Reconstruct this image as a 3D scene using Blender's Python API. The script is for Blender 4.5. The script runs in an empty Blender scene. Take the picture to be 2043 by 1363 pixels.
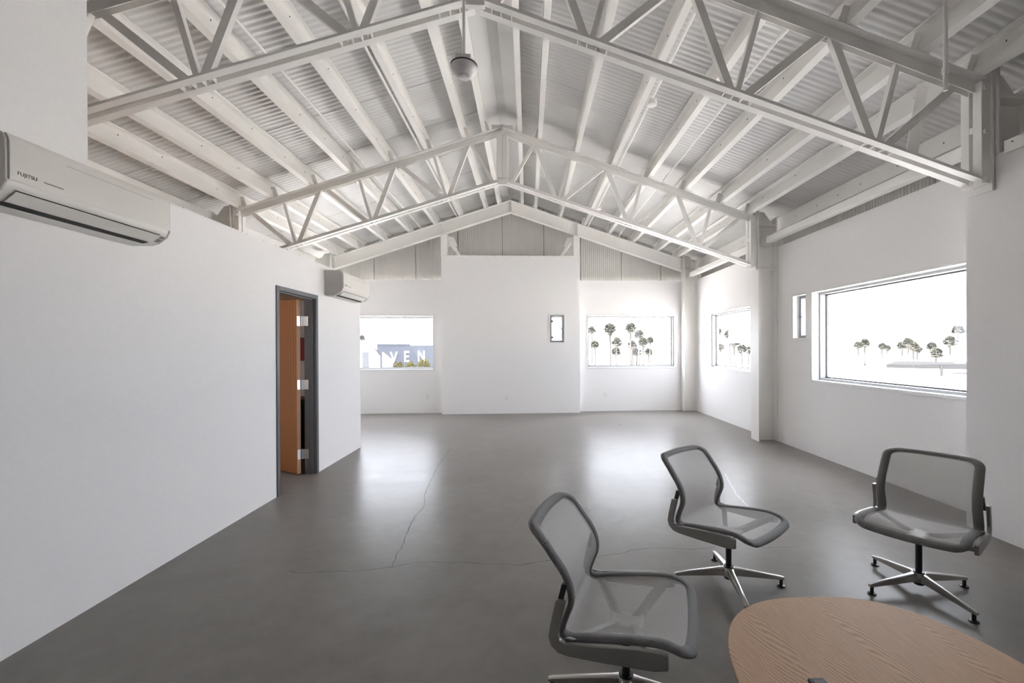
import bpy, bmesh, math, random
import numpy as np
from mathutils import Vector, Matrix
random.seed(7)
S = bpy.context.scene
C = bpy.data.collections.new('room'); S.collection.children.link(C)

# ------------------------------------------------------------------ camera
F, PX, PY, EYE = 885.3, 1099.1, 696.0, 1.5
YAW, PITCH, ROLL = 0.0522892, -0.0024896, -0.0042222
fw = Vector((math.sin(YAW)*math.cos(PITCH), math.cos(YAW)*math.cos(PITCH), math.sin(PITCH)))
r0 = Vector((math.cos(YAW), -math.sin(YAW), 0)); u0 = r0.cross(fw)
rt = math.cos(ROLL)*r0 + math.sin(ROLL)*u0
up = -math.sin(ROLL)*r0 + math.cos(ROLL)*u0
cd = bpy.data.cameras.new('camera'); cam = bpy.data.objects.new('camera', cd); C.objects.link(cam)
m3 = Matrix((rt, up, -fw)).transposed()
cam.matrix_world = Matrix.Translation((0, 0, EYE)) @ m3.to_4x4()
cd.sensor_fit = 'HORIZONTAL'; cd.sensor_width = 36; cd.lens = 36*F/2043
cd.shift_x = -(PX-1021.5)/2043; cd.shift_y = (PY-681.5)/2043
cd.clip_start = 0.05; cd.clip_end = 2000
S.camera = cam

def ray(u, v): return rt*((u-PX)/F) - up*((v-PY)/F) + fw
def far_at(u, v, d): return Vector((0, 0, EYE)) + ray(u, v)*d      # a survey point at depth d
def floor_at(u, v, z=0.0):
    d = ray(u, v); t = (z-EYE)/d.z
    return Vector((0, 0, EYE)) + d*t

# ------------------------------------------------------------------ light
SKY, SUN = 11.0, 60.0
EXPOSURE = 0.6
w = bpy.data.worlds.new('sky'); S.world = w; w.use_nodes = True
bg = w.node_tree.nodes['Background']; bg.inputs[0].default_value = (0.87, 0.915, 1.0, 1); bg.inputs[1].default_value = SKY
sl = bpy.data.lights.new('sun', 'SUN'); sl.energy = SUN; sl.color = (1, 0.95, 0.895); sl.angle = 0.02
so = bpy.data.objects.new('sun', sl); C.objects.link(so)
so.rotation_euler = Vector((0.50, 0.16, -1.0)).to_track_quat('-Z', 'Y').to_euler()
def portal(loc, nrm, sx, sy):
    l = bpy.data.lights.new('daylight_portal', 'AREA'); l.shape = 'RECTANGLE'; l.size = sx; l.size_y = sy
    l.cycles.is_portal = True
    o = bpy.data.objects.new('daylight_portal', l); C.objects.link(o); o.location = loc
    o.rotation_euler = Vector(nrm).to_track_quat('-Z', 'Z').to_euler()
S.view_settings.view_transform = 'Standard'; S.view_settings.look = 'None'
S.view_settings.gamma = 1; S.view_settings.use_curve_mapping = False
S.view_settings.exposure = EXPOSURE
S.cycles.use_denoising = True
S.cycles.max_bounces = 16; S.cycles.diffuse_bounces = 10; S.cycles.glossy_bounces = 6
S.cycles.transparent_max_bounces = 24; S.cycles.transmission_bounces = 8
S.cycles.sample_clamp_indirect = 12

# ------------------------------------------------------------------ materials
def mat(name, col, rough=0.5, metal=0.0, spec=0.5, coat=0.0):
    m = bpy.data.materials.new(name); m.use_nodes = True
    b = m.node_tree.nodes['Principled BSDF']
    b.inputs['Base Color'].default_value = (*col, 1); b.inputs['Roughness'].default_value = rough
    b.inputs['Metallic'].default_value = metal; b.inputs['Specular IOR Level'].default_value = spec
    b.inputs['Coat Weight'].default_value = coat
    return m
def nd(m, t, **k):
    n = m.node_tree.nodes.new(t)
    for a, b in k.items(): setattr(n, a, b)
    return n
def lk(m, a, b): m.node_tree.links.new(a, b)
def vary(m, scale, amount, bump=0.0, rough_var=0.0, stretch=(1, 1, 1)):
    b = m.node_tree.nodes['Principled BSDF']; c = b.inputs['Base Color'].default_value[:]
    tc = nd(m, 'ShaderNodeTexCoord'); mp = nd(m, 'ShaderNodeMapping'); mp.inputs['Scale'].default_value = stretch
    lk(m, tc.outputs['Object'], mp.inputs['Vector'])
    n = nd(m, 'ShaderNodeTexNoise'); n.inputs['Scale'].default_value = scale; n.inputs['Detail'].default_value = 5
    lk(m, mp.outputs[0], n.inputs['Vector'])
    r = nd(m, 'ShaderNodeValToRGB')
    r.color_ramp.elements[0].position = 0.3; r.color_ramp.elements[1].position = 0.7
    r.color_ramp.elements[0].color = (*[x*(1-amount) for x in c[:3]], 1); r.color_ramp.elements[1].color = (*[min(1, x*(1+amount)) for x in c[:3]], 1)
    lk(m, n.outputs['Fac'], r.inputs[0]); lk(m, r.outputs[0], b.inputs['Base Color'])
    if bump:
        bp = nd(m, 'ShaderNodeBump'); bp.inputs['Strength'].default_value = bump; bp.inputs['Distance'].default_value = 0.01
        lk(m, n.outputs['Fac'], bp.inputs['Height']); lk(m, bp.outputs[0], b.inputs['Normal'])
    return m
WALL = vary(mat('wall_paint', (0.86, 0.852, 0.85), 0.75, spec=0.2), 40, 0.012, 0.03)
STEEL = vary(mat('steel_paint', (0.88, 0.868, 0.842), 0.42, spec=0.4), 3, 0.02)
DECK = vary(mat('deck_metal', (0.66, 0.655, 0.65), 0.42, spec=0.5), 2, 0.03)
SIDING = vary(mat('siding_metal', (0.60, 0.59, 0.565), 0.5), 2, 0.03)
CASING = mat('casing_paint', (0.82, 0.82, 0.81), 0.4)
ALU = mat('window_aluminium', (0.28, 0.28, 0.29), 0.4, 0.3)
GASKET = mat('gasket', (0.06, 0.055, 0.055), 0.5)
DARK = mat('dark_gap', (0.012, 0.012, 0.012), 0.7)
BLACKP = mat('black_plastic', (0.012, 0.012, 0.013), 0.4)
PLASTIC = mat('ac_plastic', (0.72, 0.70, 0.665), 0.38)
PLASTIC2 = mat('ac_side_plastic', (0.55, 0.53, 0.50), 0.5)
OUTLET = mat('outlet_plastic', (0.80, 0.80, 0.79), 0.35)
FRAMEP = mat('door_frame_paint', (0.115, 0.12, 0.13), 0.45)
STAINLESS = mat('hinge_steel', (0.72, 0.73, 0.75), 0.28, 1.0)
CASTALU = vary(mat('cast_aluminium', (0.50, 0.485, 0.465), 0.30, 1.0), 6, 0.05)
RAILM = vary(mat('rail_paint', (0.30, 0.29, 0.275), 0.36, 0.55), 6, 0.05)
PLYWOOD = mat('plywood', (0.62, 0.42, 0.26), 0.5)
RED = mat('red_panel', (0.35, 0.015, 0.012), 0.5)
BRIGHTBLDG = mat('pale_stucco', (0.75, 0.74, 0.72), 0.8)
DARKBLDG = mat('slate_stucco', (0.040, 0.043, 0.051), 0.8, spec=0.0)
GREYBLDG = mat('grey_roofing', (0.03, 0.03, 0.031), 0.8, spec=0.0)
LETTER = mat('letter_white', (0.85, 0.85, 0.85), 0.5)
GROUND = vary(mat('ground', (0.52, 0.507, 0.488), 0.9), 0.05, 0.12)
PALMLEAF = mat('palm_leaf', (0.062, 0.063, 0.054), 0.8, spec=0.0)
PALMDEAD = mat('palm_skirt', (0.074, 0.068, 0.062), 0.8, spec=0.0)
PALMTRUNK = mat('palm_trunk', (0.046, 0.044, 0.042), 0.8, spec=0.0)
SHRUB = mat('shrub_leaf', (0.034, 0.032, 0.014), 0.7, spec=0.0)

def floor_mat():
    m = mat('polished_concrete', (0.2, 0.19, 0.18), 0.25)
    b = m.node_tree.nodes['Principled BSDF']; tc = nd(m, 'ShaderNodeTexCoord')
    def noise(sc, det, dist=0.0, st=(1, 1, 1)):
        mp = nd(m, 'ShaderNodeMapping'); mp.inputs['Scale'].default_value = st
        lk(m, tc.outputs['Object'], mp.inputs['Vector'])
        n = nd(m, 'ShaderNodeTexNoise'); n.inputs['Scale'].default_value = sc; n.inputs['Detail'].default_value = det
        n.inputs['Distortion'].default_value = dist; n.inputs['Roughness'].default_value = 0.62
        lk(m, mp.outputs[0], n.inputs['Vector']); return n
    n1 = noise(0.9, 5, 0.6); n2 = noise(7, 4, 0.3); n3 = noise(120, 2)
    mx = nd(m, 'ShaderNodeMix', data_type='FLOAT'); mx.inputs[0].default_value = 0.38
    lk(m, n1.outputs['Fac'], mx.inputs[2]); lk(m, n2.outputs['Fac'], mx.inputs[3])
    mx2 = nd(m, 'ShaderNodeMix', data_type='FLOAT'); mx2.inputs[0].default_value = 0.16
    lk(m, mx.outputs[0], mx2.inputs[2]); lk(m, n3.outputs['Fac'], mx2.inputs[3])
    r = nd(m, 'ShaderNodeValToRGB'); e = r.color_ramp.elements
    e[0].position = 0.25; e[0].color = (0.190, 0.177, 0.164, 1); e[1].position = 0.75; e[1].color = (0.310, 0.294, 0.277, 1)
    lk(m, mx2.outputs[0], r.inputs[0]); lk(m, r.outputs[0], b.inputs['Base Color'])
    rr = nd(m, 'ShaderNodeMapRange'); rr.inputs[1].default_value = 0.3; rr.inputs[2].default_value = 0.7
    rr.inputs[3].default_value = 0.27; rr.inputs[4].default_value = 0.36
    lk(m, mx.outputs[0], rr.inputs[0]); lk(m, rr.outputs[0], b.inputs['Roughness'])
    n4 = noise(5.0, 4, 0.4)
    bp = nd(m, 'ShaderNodeBump'); bp.inputs['Strength'].default_value = 0.10; bp.inputs['Distance'].default_value = 0.02
    lk(m, n4.outputs['Fac'], bp.inputs['Height']); lk(m, bp.outputs[0], b.inputs['Normal'])
    b.inputs['Specular IOR Level'].default_value = 0.07
    return m
FLOOR = floor_mat()

def wood_mat(name, c0, c1, rot, scale, rough=0.45):
    m = mat(name, c0, rough); b = m.node_tree.nodes['Principled BSDF']
    tc = nd(m, 'ShaderNodeTexCoord'); mp = nd(m, 'ShaderNodeMapping')
    mp.inputs['Rotation'].default_value = rot; mp.inputs['Scale'].default_value = scale
    lk(m, tc.outputs['Object'], mp.inputs['Vector'])
    wv = nd(m, 'ShaderNodeTexWave', wave_type='BANDS', bands_direction='X'); wv.inputs['Scale'].default_value = 3.0
    wv.inputs['Distortion'].default_value = 7; wv.inputs['Detail'].default_value = 3; wv.inputs['Detail Scale'].default_value = 0.8
    lk(m, mp.outputs[0], wv.inputs['Vector'])
    mp2 = nd(m, 'ShaderNodeMapping'); mp2.inputs['Rotation'].default_value = rot
    mp2.inputs['Scale'].default_value = (scale[0]*60, scale[1]*5, scale[2]*60)
    lk(m, tc.outputs['Object'], mp2.inputs['Vector'])
    n = nd(m, 'ShaderNodeTexNoise'); n.inputs['Scale'].default_value = 4; n.inputs['Detail'].default_value = 4
    lk(m, mp2.outputs[0], n.inputs['Vector'])
    mx = nd(m, 'ShaderNodeMix', data_type='FLOAT'); mx.inputs[0].default_value = 0.5
    lk(m, wv.outputs['Fac'], mx.inputs[2]); lk(m, n.outputs['Fac'], mx.inputs[3])
    r = nd(m, 'ShaderNodeValToRGB'); e = r.color_ramp.elements
    e[0].position = 0.22; e[0].color = (*c0, 1); e[1].position = 0.62; e[1].color = (*c1, 1)
    lk(m, mx.outputs[0], r.inputs[0]); lk(m, r.outputs[0], b.inputs['Base Color'])
    bp = nd(m, 'ShaderNodeBump'); bp.inputs['Strength'].default_value = 0.15; bp.inputs['Distance'].default_value = 0.002
    lk(m, mx.outputs[0], bp.inputs['Height']); lk(m, bp.outputs[0], b.inputs['Normal'])
    return m
def oak_mat():
    m = mat('oak_veneer', (0.3, 0.2, 0.13), 0.6, spec=0.25); b = m.node_tree.nodes['Principled BSDF']; tc = nd(m, 'ShaderNodeTexCoord')
    def mapped(rot, sc):
        mp = nd(m, 'ShaderNodeMapping'); mp.inputs['Rotation'].default_value = (0, 0, rot); mp.inputs['Scale'].default_value = sc
        lk(m, tc.outputs['Object'], mp.inputs['Vector']); return mp.outputs[0]
    R_ = math.radians(-14)
    # cathedral figure: contour lines of a stretched noise field, drifting across the boards
    n0 = nd(m, 'ShaderNodeTexNoise'); n0.inputs['Scale'].default_value = 1.0; n0.inputs['Detail'].default_value = 2.5; lk(m, mapped(R_, (5.0, 0.8, 1)), n0.inputs['Vector'])
    sx = nd(m, 'ShaderNodeSeparateXYZ'); lk(m, mapped(R_, (1, 1, 1)), sx.inputs[0])
    a = nd(m, 'ShaderNodeMath', operation='MULTIPLY'); a.inputs[1].default_value = 20.0; lk(m, n0.outputs['Fac'], a.inputs[0])
    c = nd(m, 'ShaderNodeMath', operation='MULTIPLY_ADD'); c.inputs[1].default_value = 85.0; lk(m, sx.outputs[0], c.inputs[0]); lk(m, a.outputs[0], c.inputs[2])
    d = nd(m, 'ShaderNodeMath', operation='MULTIPLY'); d.inputs[1].default_value = 2*math.pi; lk(m, c.outputs[0], d.inputs[0])
    e_ = nd(m, 'ShaderNodeMath', operation='SINE'); lk(m, d.outputs[0], e_.inputs[0])
    fib = nd(m, 'ShaderNodeTexNoise'); fib.inputs['Scale'].default_value = 1.0; fib.inputs['Detail'].default_value = 4; lk(m, mapped(R_, (260, 14, 1)), fib.inputs['Vector'])
    mr = nd(m, 'ShaderNodeMapRange'); mr.inputs[1].default_value = -1; mr.inputs[2].default_value = 1; lk(m, e_.outputs[0], mr.inputs[0])
    mx = nd(m, 'ShaderNodeMix', data_type='FLOAT'); mx.inputs[0].default_value = 0.62; lk(m, mr.outputs[0], mx.inputs[2]); lk(m, fib.outputs['Fac'], mx.inputs[3])
    r = nd(m, 'ShaderNodeValToRGB'); q = r.color_ramp.elements
    q[0].position = 0.16; q[0].color = (0.43, 0.268, 0.165, 1); q[1].position = 0.60; q[1].color = (0.66, 0.455, 0.305, 1)
    lk(m, mx.outputs[0], r.inputs[0]); lk(m, r.outputs[0], b.inputs['Base Color'])
    bp = nd(m, 'ShaderNodeBump'); bp.inputs['Strength'].default_value = 0.12; bp.inputs['Distance'].default_value = 0.002
    lk(m, mx.outputs[0], bp.inputs['Height']); lk(m, bp.outputs[0], b.inputs['Normal'])
    return m
OAK = oak_mat()
OAKEDGE = mat('oak_edge', (0.36, 0.245, 0.16), 0.5)
DOORW = wood_mat('door_veneer', (0.33, 0.135, 0.048), (0.44, 0.195, 0.075), (0, 0, math.radians(30)), (2.5, 2.5, 0.14), 0.4)
DOOREDGE = mat('door_edge_wood', (0.58, 0.34, 0.20), 0.5)

def glass_mat():
    m = bpy.data.materials.new('window_glass'); m.use_nodes = True; nt = m.node_tree
    nt.nodes.remove(nt.nodes['Principled BSDF']); out = nt.nodes['Material Output']
    t = nd(m, 'ShaderNodeBsdfTransparent'); t.inputs[0].default_value = (0.945, 0.945, 0.95, 1)
    g = nd(m, 'ShaderNodeBsdfGlossy'); g.inputs['Roughness'].default_value = 0.01
    fr = nd(m, 'ShaderNodeFresnel'); fr.inputs[0].default_value = 1.35
    mx = nd(m, 'ShaderNodeMixShader'); ge = nd(m, 'ShaderNodeNewGeometry'); su = nd(m, 'ShaderNodeMath', operation='SUBTRACT'); su.inputs[0].default_value = 1
    lk(m, ge.outputs['Backfacing'], su.inputs[1]); mu = nd(m, 'ShaderNodeMath', operation='MULTIPLY')
    lk(m, fr.outputs[0], mu.inputs[0]); lk(m, su.outputs[0], mu.inputs[1])
    lk(m, mu.outputs[0], mx.inputs[0]); lk(m, t.outputs[0], mx.inputs[1]); lk(m, g.outputs[0], mx.inputs[2])
    lk(m, mx.outputs[0], out.inputs[0]); return m
GLASS = glass_mat()

def mesh_fabric(name, col, hole):
    m = mat(name, col, 0.6); nt = m.node_tree; b = nt.nodes['Principled BSDF']; out = nt.nodes['Material Output']
    uv = nd(m, 'ShaderNodeUVMap'); sx = nd(m, 'ShaderNodeSeparateXYZ'); lk(m, uv.outputs[0], sx.inputs[0])
    def wave(sock, per):
        a = nd(m, 'ShaderNodeMath', operation='MULTIPLY'); a.inputs[1].default_value = 2*math.pi/per; lk(m, sock, a.inputs[0])
        s = nd(m, 'ShaderNodeMath', operation='SINE'); lk(m, a.outputs[0], s.inputs[0]); return s.outputs[0]
    wa = wave(sx.outputs[0], 0.0046); wb = wave(sx.outputs[1], 0.0046)
    if hole is None:                                  # double, closed layer over the frame: weave relief, colour darker in its lows
        mxx = nd(m, 'ShaderNodeMath', operation='MAXIMUM'); lk(m, wa, mxx.inputs[0]); lk(m, wb, mxx.inputs[1])
        bp = nd(m, 'ShaderNodeBump'); bp.inputs['Strength'].default_value = 0.7; bp.inputs['Distance'].default_value = 0.0015
        lk(m, mxx.outputs[0], bp.inputs['Height']); lk(m, bp.outputs[0], b.inputs['Normal'])
        mr = nd(m, 'ShaderNodeMapRange'); mr.inputs[1].default_value = -0.6; mr.inputs[2].default_value = 1
        lk(m, mxx.outputs[0], mr.inputs[0])
        mc = nd(m, 'ShaderNodeMix', data_type='RGBA'); mc.inputs[6].default_value = (*[x*0.35 for x in col], 1); mc.inputs[7].default_value = (*col, 1)
        lk(m, mr.outputs[0], mc.inputs[0]); lk(m, mc.outputs[2], b.inputs['Base Color'])
        return m
    mn = nd(m, 'ShaderNodeMath', operation='MINIMUM'); lk(m, wa, mn.inputs[0]); lk(m, wb, mn.inputs[1])
    g = nd(m, 'ShaderNodeMath', operation='GREATER_THAN'); g.inputs[1].default_value = hole; lk(m, mn.outputs[0], g.inputs[0])
    t = nd(m, 'ShaderNodeBsdfTransparent'); mx = nd(m, 'ShaderNodeMixShader')
    lk(m, g.outputs[0], mx.inputs[0]); lk(m, b.outputs[0], mx.inputs[1]); lk(m, t.outputs[0], mx.inputs[2]); lk(m, mx.outputs[0], out.inputs[0])
    return m
WEAVE = mesh_fabric('chair_mesh', (0.52, 0.515, 0.50), -0.38)
WEAVEB = mesh_fabric('chair_border_mesh', (0.25, 0.244, 0.234), None)

# ------------------------------------------------------------------ mesh helpers
class MB:
    def __init__(s): s.v = []; s.f = []; s.uv = None; s.mi = []
    def add(s, vs, fs, mi=0):
        o = len(s.v); s.v += [tuple(v) for v in vs]; s.f += [tuple(i+o for i in f) for f in fs]; s.mi += [mi]*len(fs); return s
    def box(s, a, b, mi=0):
        x0, y0, z0 = a; x1, y1, z1 = b
        return s.add([(x0,y0,z0),(x1,y0,z0),(x1,y1,z0),(x0,y1,z0),(x0,y0,z1),(x1,y0,z1),(x1,y1,z1),(x0,y1,z1)],
                     [(0,3,2,1),(4,5,6,7),(0,1,5,4),(1,2,6,5),(2,3,7,6),(3,0,4,7)], mi)
    def loft(s, rings, close=True, caps=True, mi=0):
        n = len(rings[0]); vs = [p for r in rings for p in r]; fs = []
        for i in range(len(rings)-1):
            for j in range(n if close else n-1):
                k = (j+1) % n; fs.append((i*n+j, i*n+k, (i+1)*n+k, (i+1)*n+j))
        if caps: fs += [tuple(range(n-1, -1, -1)), tuple((len(rings)-1)*n+j for j in range(n))]
        return s.add(vs, fs, mi)
    def bar(s, p0, p1, wd, th, side=(0, 1, 0), mi=0):     # th along side, wd across
        p0, p1 = Vector(p0), Vector(p1); d = (p1-p0).normalized(); n = Vector(side); n = (n-d*n.dot(d)).normalized(); u = d.cross(n)
        q = [u*wd/2+n*th/2, -u*wd/2+n*th/2, -u*wd/2-n*th/2, u*wd/2-n*th/2]
        return s.loft([[p0+a for a in q], [p1+a for a in q]], mi=mi)
    def tube(s, path, r, n=10, mi=0):
        path = [Vector(p) for p in path]; rr = r if isinstance(r, (list, tuple)) else [r]*len(path); rings = []
        for i, p in enumerate(path):
            d = (path[min(i+1, len(path)-1)]-path[max(i-1, 0)]).normalized()
            a = Vector((0, 0, 1)) if abs(d.z) < 0.9 else Vector((1, 0, 0)); u = d.cross(a).normalized(); v = d.cross(u)
            rings.append([p+(u*math.cos(2*math.pi*k/n)+v*math.sin(2*math.pi*k/n))*rr[i] for k in range(n)])
        return s.loft(rings, mi=mi)
    def lathe(s, prof, c=(0, 0, 0), n=24, mi=0):
        return s.loft([[(c[0]+r*math.cos(2*math.pi*k/n), c[1]+r*math.sin(2*math.pi*k/n), c[2]+z) for k in range(n)] for r, z in prof], mi=mi)
    def prism(s, poly, f0, f1, mi=0):                      # f maps 2d -> 3d
        return s.loft([[f0(*p) for p in poly], [f1(*p) for p in poly]], mi=mi)
def fix(me):
    bm = bmesh.new(); bm.from_mesh(me); bmesh.ops.recalc_face_normals(bm, faces=bm.faces); bm.to_mesh(me); bm.free()
def obj(name, mb, mats, parent=None, smooth=False, bevel=0.0, seg=2, recalc=True):
    me = bpy.data.meshes.new(name); me.from_pydata([tuple(v) for v in mb.v], [], mb.f)
    if recalc: fix(me)
    for m in (mats if isinstance(mats, (list, tuple)) else [mats]): me.materials.append(m)
    if any(mb.mi) and len(mb.mi) == len(me.polygons): me.polygons.foreach_set('material_index', mb.mi)
    o = bpy.data.objects.new(name, me); C.objects.link(o)
    if parent: o.parent = parent
    if smooth:
        me.polygons.foreach_set('use_smooth', [True]*len(me.polygons))
        try: me.set_sharp_from_angle(angle=math.radians(38))
        except Exception: pass
    if bevel:
        b = o.modifiers.new('bevel', 'BEVEL'); b.width = bevel; b.segments = seg; b.limit_method = 'ANGLE'
    return o
def tag(o, label=None, cat=None, group=None, kind=None):
    for k, v in (('label', label), ('category', cat), ('group', group), ('kind', kind)):
        if v: o[k] = v
    return o
def empty(name, loc=(0, 0, 0), rz=0.0):
    o = bpy.data.objects.new(name, None); o.empty_display_size = 0.1; C.objects.link(o); o.location = loc; o.rotation_euler = (0, 0, rz); return o
def copy_tree(o, parent=None):
    c = o.copy(); C.objects.link(c)
    if parent: c.parent = parent
    for ch in list(o.children): copy_tree(ch, c)
    return c
def struct(o): o['kind'] = 'structure'; return o

# ------------------------------------------------------------------ main dimensions
RX = -0.38                 # ridge
RZ = 4.91                  # ridge, top of truss
SL = 1/3                   # roof slope
XL, XLo = -2.54, -4.72     # door partition, outer wall behind it
XR = 3.96                  # window wall
YF = 10.385                # far wall
YB = -3.9                  # wall behind the camera
T1, T2, T3 = 3.37, 6.955, 10.30
T3C = 10.272
def ztop(x): return RZ - abs(x-RX)*SL
DZ = 0.215                 # purlin depth measured vertically
def deck(x): return ztop(x)+DZ

# ------------------------------------------------------------------ floor
fl = obj('floor', MB().box((-5.0, YB-0.2, -0.25), (4.25, 10.8, 0)), FLOOR); struct(fl)
CRACK = mat('crack_dark', (0.035, 0.033, 0.031), 0.8)
CRACKGLINT = mat('crack_glint', (0.42, 0.42, 0.42), 0.3)  # pale crack: the light it reflects is put into the colour
def crack(pts, wd, m, jit=0.006, seed=1):
    rnd = random.Random(seed); P = [floor_at(*p) for p in pts]; Q = []
    for a, b in zip(P, P[1:]):
        n = max(2, int((b-a).length/0.03))
        for i in range(n): Q.append(a.lerp(b, i/n)+Vector((rnd.uniform(-jit, jit), rnd.uniform(-jit, jit), 0)))
    Q.append(P[-1]); vs = []; fs = []
    for i, q in enumerate(Q):
        d = (Q[min(i+1, len(Q)-1)]-Q[max(i-1, 0)]).normalized(); s = Vector((-d.y, d.x, 0))*wd*rnd.uniform(0.35, 1.0)/2
        vs += [q+s+Vector((0, 0, 0.0007)), q-s+Vector((0, 0, 0.0007))]
        if i: fs.append((2*i-2, 2*i-1, 2*i+1, 2*i))
    obj('crack', MB().add(vs, fs), m, fl, recalc=False)
crack([(579,1137),(583,1142),(600,1144),(640,1141),(700,1140),(750,1136),(785,1131),(830,1123),(862,1122),(900,1123),(930,1122),(972,1126),(1010,1126),(1040,1128),(1089,1119)], 0.005, CRACK, seed=2)
crack([(1089,1119),(1150,1114),(1195,1110),(1240,1105),(1258,1098),(1290,1095),(1330,1093),(1375,1097),(1425,1092)], 0.005, CRACK, seed=3)
crack([(783,1131),(790,1110),(803,1088),(811,1064),(828,1030),(846,1012),(848,985),(872,932),(900,893)], 0.005, CRACK, seed=4)
crack([(1447,945),(1455,962),(1463,975),(1470,988),(1482,1000),(1493,1011)], 0.008, CRACKGLINT, seed=5)
crack([(1520,1094),(1570,1092),(1600,1090)], 0.004, CRACK, seed=6)

# ------------------------------------------------------------------ walls
def wall(name, axis, c0, c1, a0, a1, z0, z1, holes=(), m=WALL, top=None):
    """slab across [c0,c1] on axis ('x': constant x), along a in [a0,a1], holes (a0,a1,z0,z1)"""
    A = sorted({a0, a1, *[h[0] for h in holes], *[h[1] for h in holes]}); Z = sorted({z0, z1, *[h[2] for h in holes], *[h[3] for h in holes]})
    P = (lambda c, a, z: (c, a, z)) if axis == 'x' else (lambda c, a, z: (a, c, z))
    inside = lambda a, z: any(h[0] < a < h[1] and h[2] < z < h[3] for h in holes)
    mb = MB()
    for i in range(len(A)-1):
        for j in range(len(Z)-1):
            if inside((A[i]+A[i+1])/2, (Z[j]+Z[j+1])/2): continue
            for c in (c0, c1): mb.add([P(c, A[i], Z[j]), P(c, A[i+1], Z[j]), P(c, A[i+1], Z[j+1]), P(c, A[i], Z[j+1])], [(0, 1, 2, 3)])
    for (u0, u1, v0, v1) in [(a0, a1, z0, z1), *holes]:
        q = [(u0, v0), (u1, v0), (u1, v1), (u0, v1)]
        for k in range(4):
            if k == 0 and v0 <= 0: continue                # stands on the floor
            (p, r), (s, t) = q[k], q[(k+1) % 4]
            mb.add([P(c0, p, r), P(c1, p, r), P(c1, s, t), P(c0, s, t)], [(0, 1, 2, 3)])
    me_o = obj(name, mb, m); bm = bmesh.new(); bm.from_mesh(me_o.data); bmesh.ops.remove_doubles(bm, verts=bm.verts, dist=1e-5)
    bmesh.ops.recalc_face_normals(bm, faces=bm.faces); bm.to_mesh(me_o.data); bm.free()
    return struct(me_o)
W_BIGR = (3.70, 5.99, 1.02, 2.265); W_SLIT = (6.09, 6.43, 1.61, 2.265); W_MIDR = (7.66, 9.60, 1.05, 2.235)
wall('wall_right', 'x', XR, XR+0.26, YB, YF, 0, 3.08, [W_BIGR, W_SLIT, W_MIDR])
W_FR = (1.40, 3.52, 1.02, 2.265); W_FL = (-4.3, -2.165, 1.0, 2.26); W_FS = (0.50, 0.85, 1.605, 2.265)
wall('wall_far', 'y', YF, YF+0.26, XLo, XR+0.26, 0, 3.075, [W_FL, W_FR, W_FS])
wall('wall_far_center', 'y', 10.16, YF-0.001, -1.945, 1.20, 0, 3.60, [W_FS])
W_OFF_ADDED = (3.2, 4.0, 1.3, 2.1)  # unseen office window, added to brighten the office and door leaf
wall('wall_left_outer', 'x', XLo-0.26, XLo, YB, YF, 0, 3.08, [W_OFF_ADDED])
wall('wall_left', 'x', XL-0.13, XL, 2.71, 6.885, 0, 2.545, [(4.62, 5.51, 0, 2.145)])
wall('wall_left_return', 'y', 6.755, 6.885, -4.38, XL-0.131, 0, 2.545)
# tall near part of the partition, up to the roof
struct(obj('wall_left_near', MB().box((XL-0.13, YB, 0), (XL, 2.71, deck(XL-0.13)-0.03)), WALL))
struct(obj('wall_left_lightstop', MB().box((XLo, 2.58, 0), (XL-0.131, 2.71, 3.3)), WALL))  # unseen cross wall, added to contain the light
struct(obj('wall_right_near', MB().box((3.645, -0.4, 0), (XR-0.001, 3.507, 2.99)), WALL))
# wall behind the camera, gabled
wall('wall_back', 'y', YB-0.2, YB, XLo-0.3, XR+0.3, 0, 3.2)
mb = MB(); P = [(XLo-0.3, 3.15), (XR+0.3, 3.15), (XR+0.3, deck(XR+0.3)), (RX, deck(RX)), (XLo-0.3, deck(XLo-0.3))]
mb.prism(P, lambda x, z: (x, YB-0.2, z), lambda x, z: (x, YB-0.1, z)); struct(obj('wall_back_upper', mb, SIDING))
# sheet metal cappings with rivets on the two projecting walls
t = MB().box((-1.955, 10.150, 3.565), (1.21, 10.158, 3.604)).box((-1.955, 10.1585, 3.6005), (1.21, 10.384, 3.606))
tr = struct(obj('trim_1', t, STEEL)); rv = MB()
for k in range(17): rv.lathe([(0.006, -0.003), (0.006, 0.003), (0.001, 0.005)], (-1.87+k*0.19, 10.146, 3.585), 8)
obj('rivet', rv, GASKET, tr)['kind'] = 'stuff'
t = MB().box((3.632, -0.4, 2.965), (3.643, 3.20, 3.06)).box((3.6435, -0.4, 2.992), (3.955, 3.20, 3.06))
tr = struct(obj('trim_2', t, STEEL)); rv = MB()
for k in range(8): rv.lathe([(0.007, -0.003), (0.007, 0.003)], (3.63, 0.2+k*0.42, 3.03), 8)
obj('rivet', rv, GASKET, tr)['kind'] = 'stuff'

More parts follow.
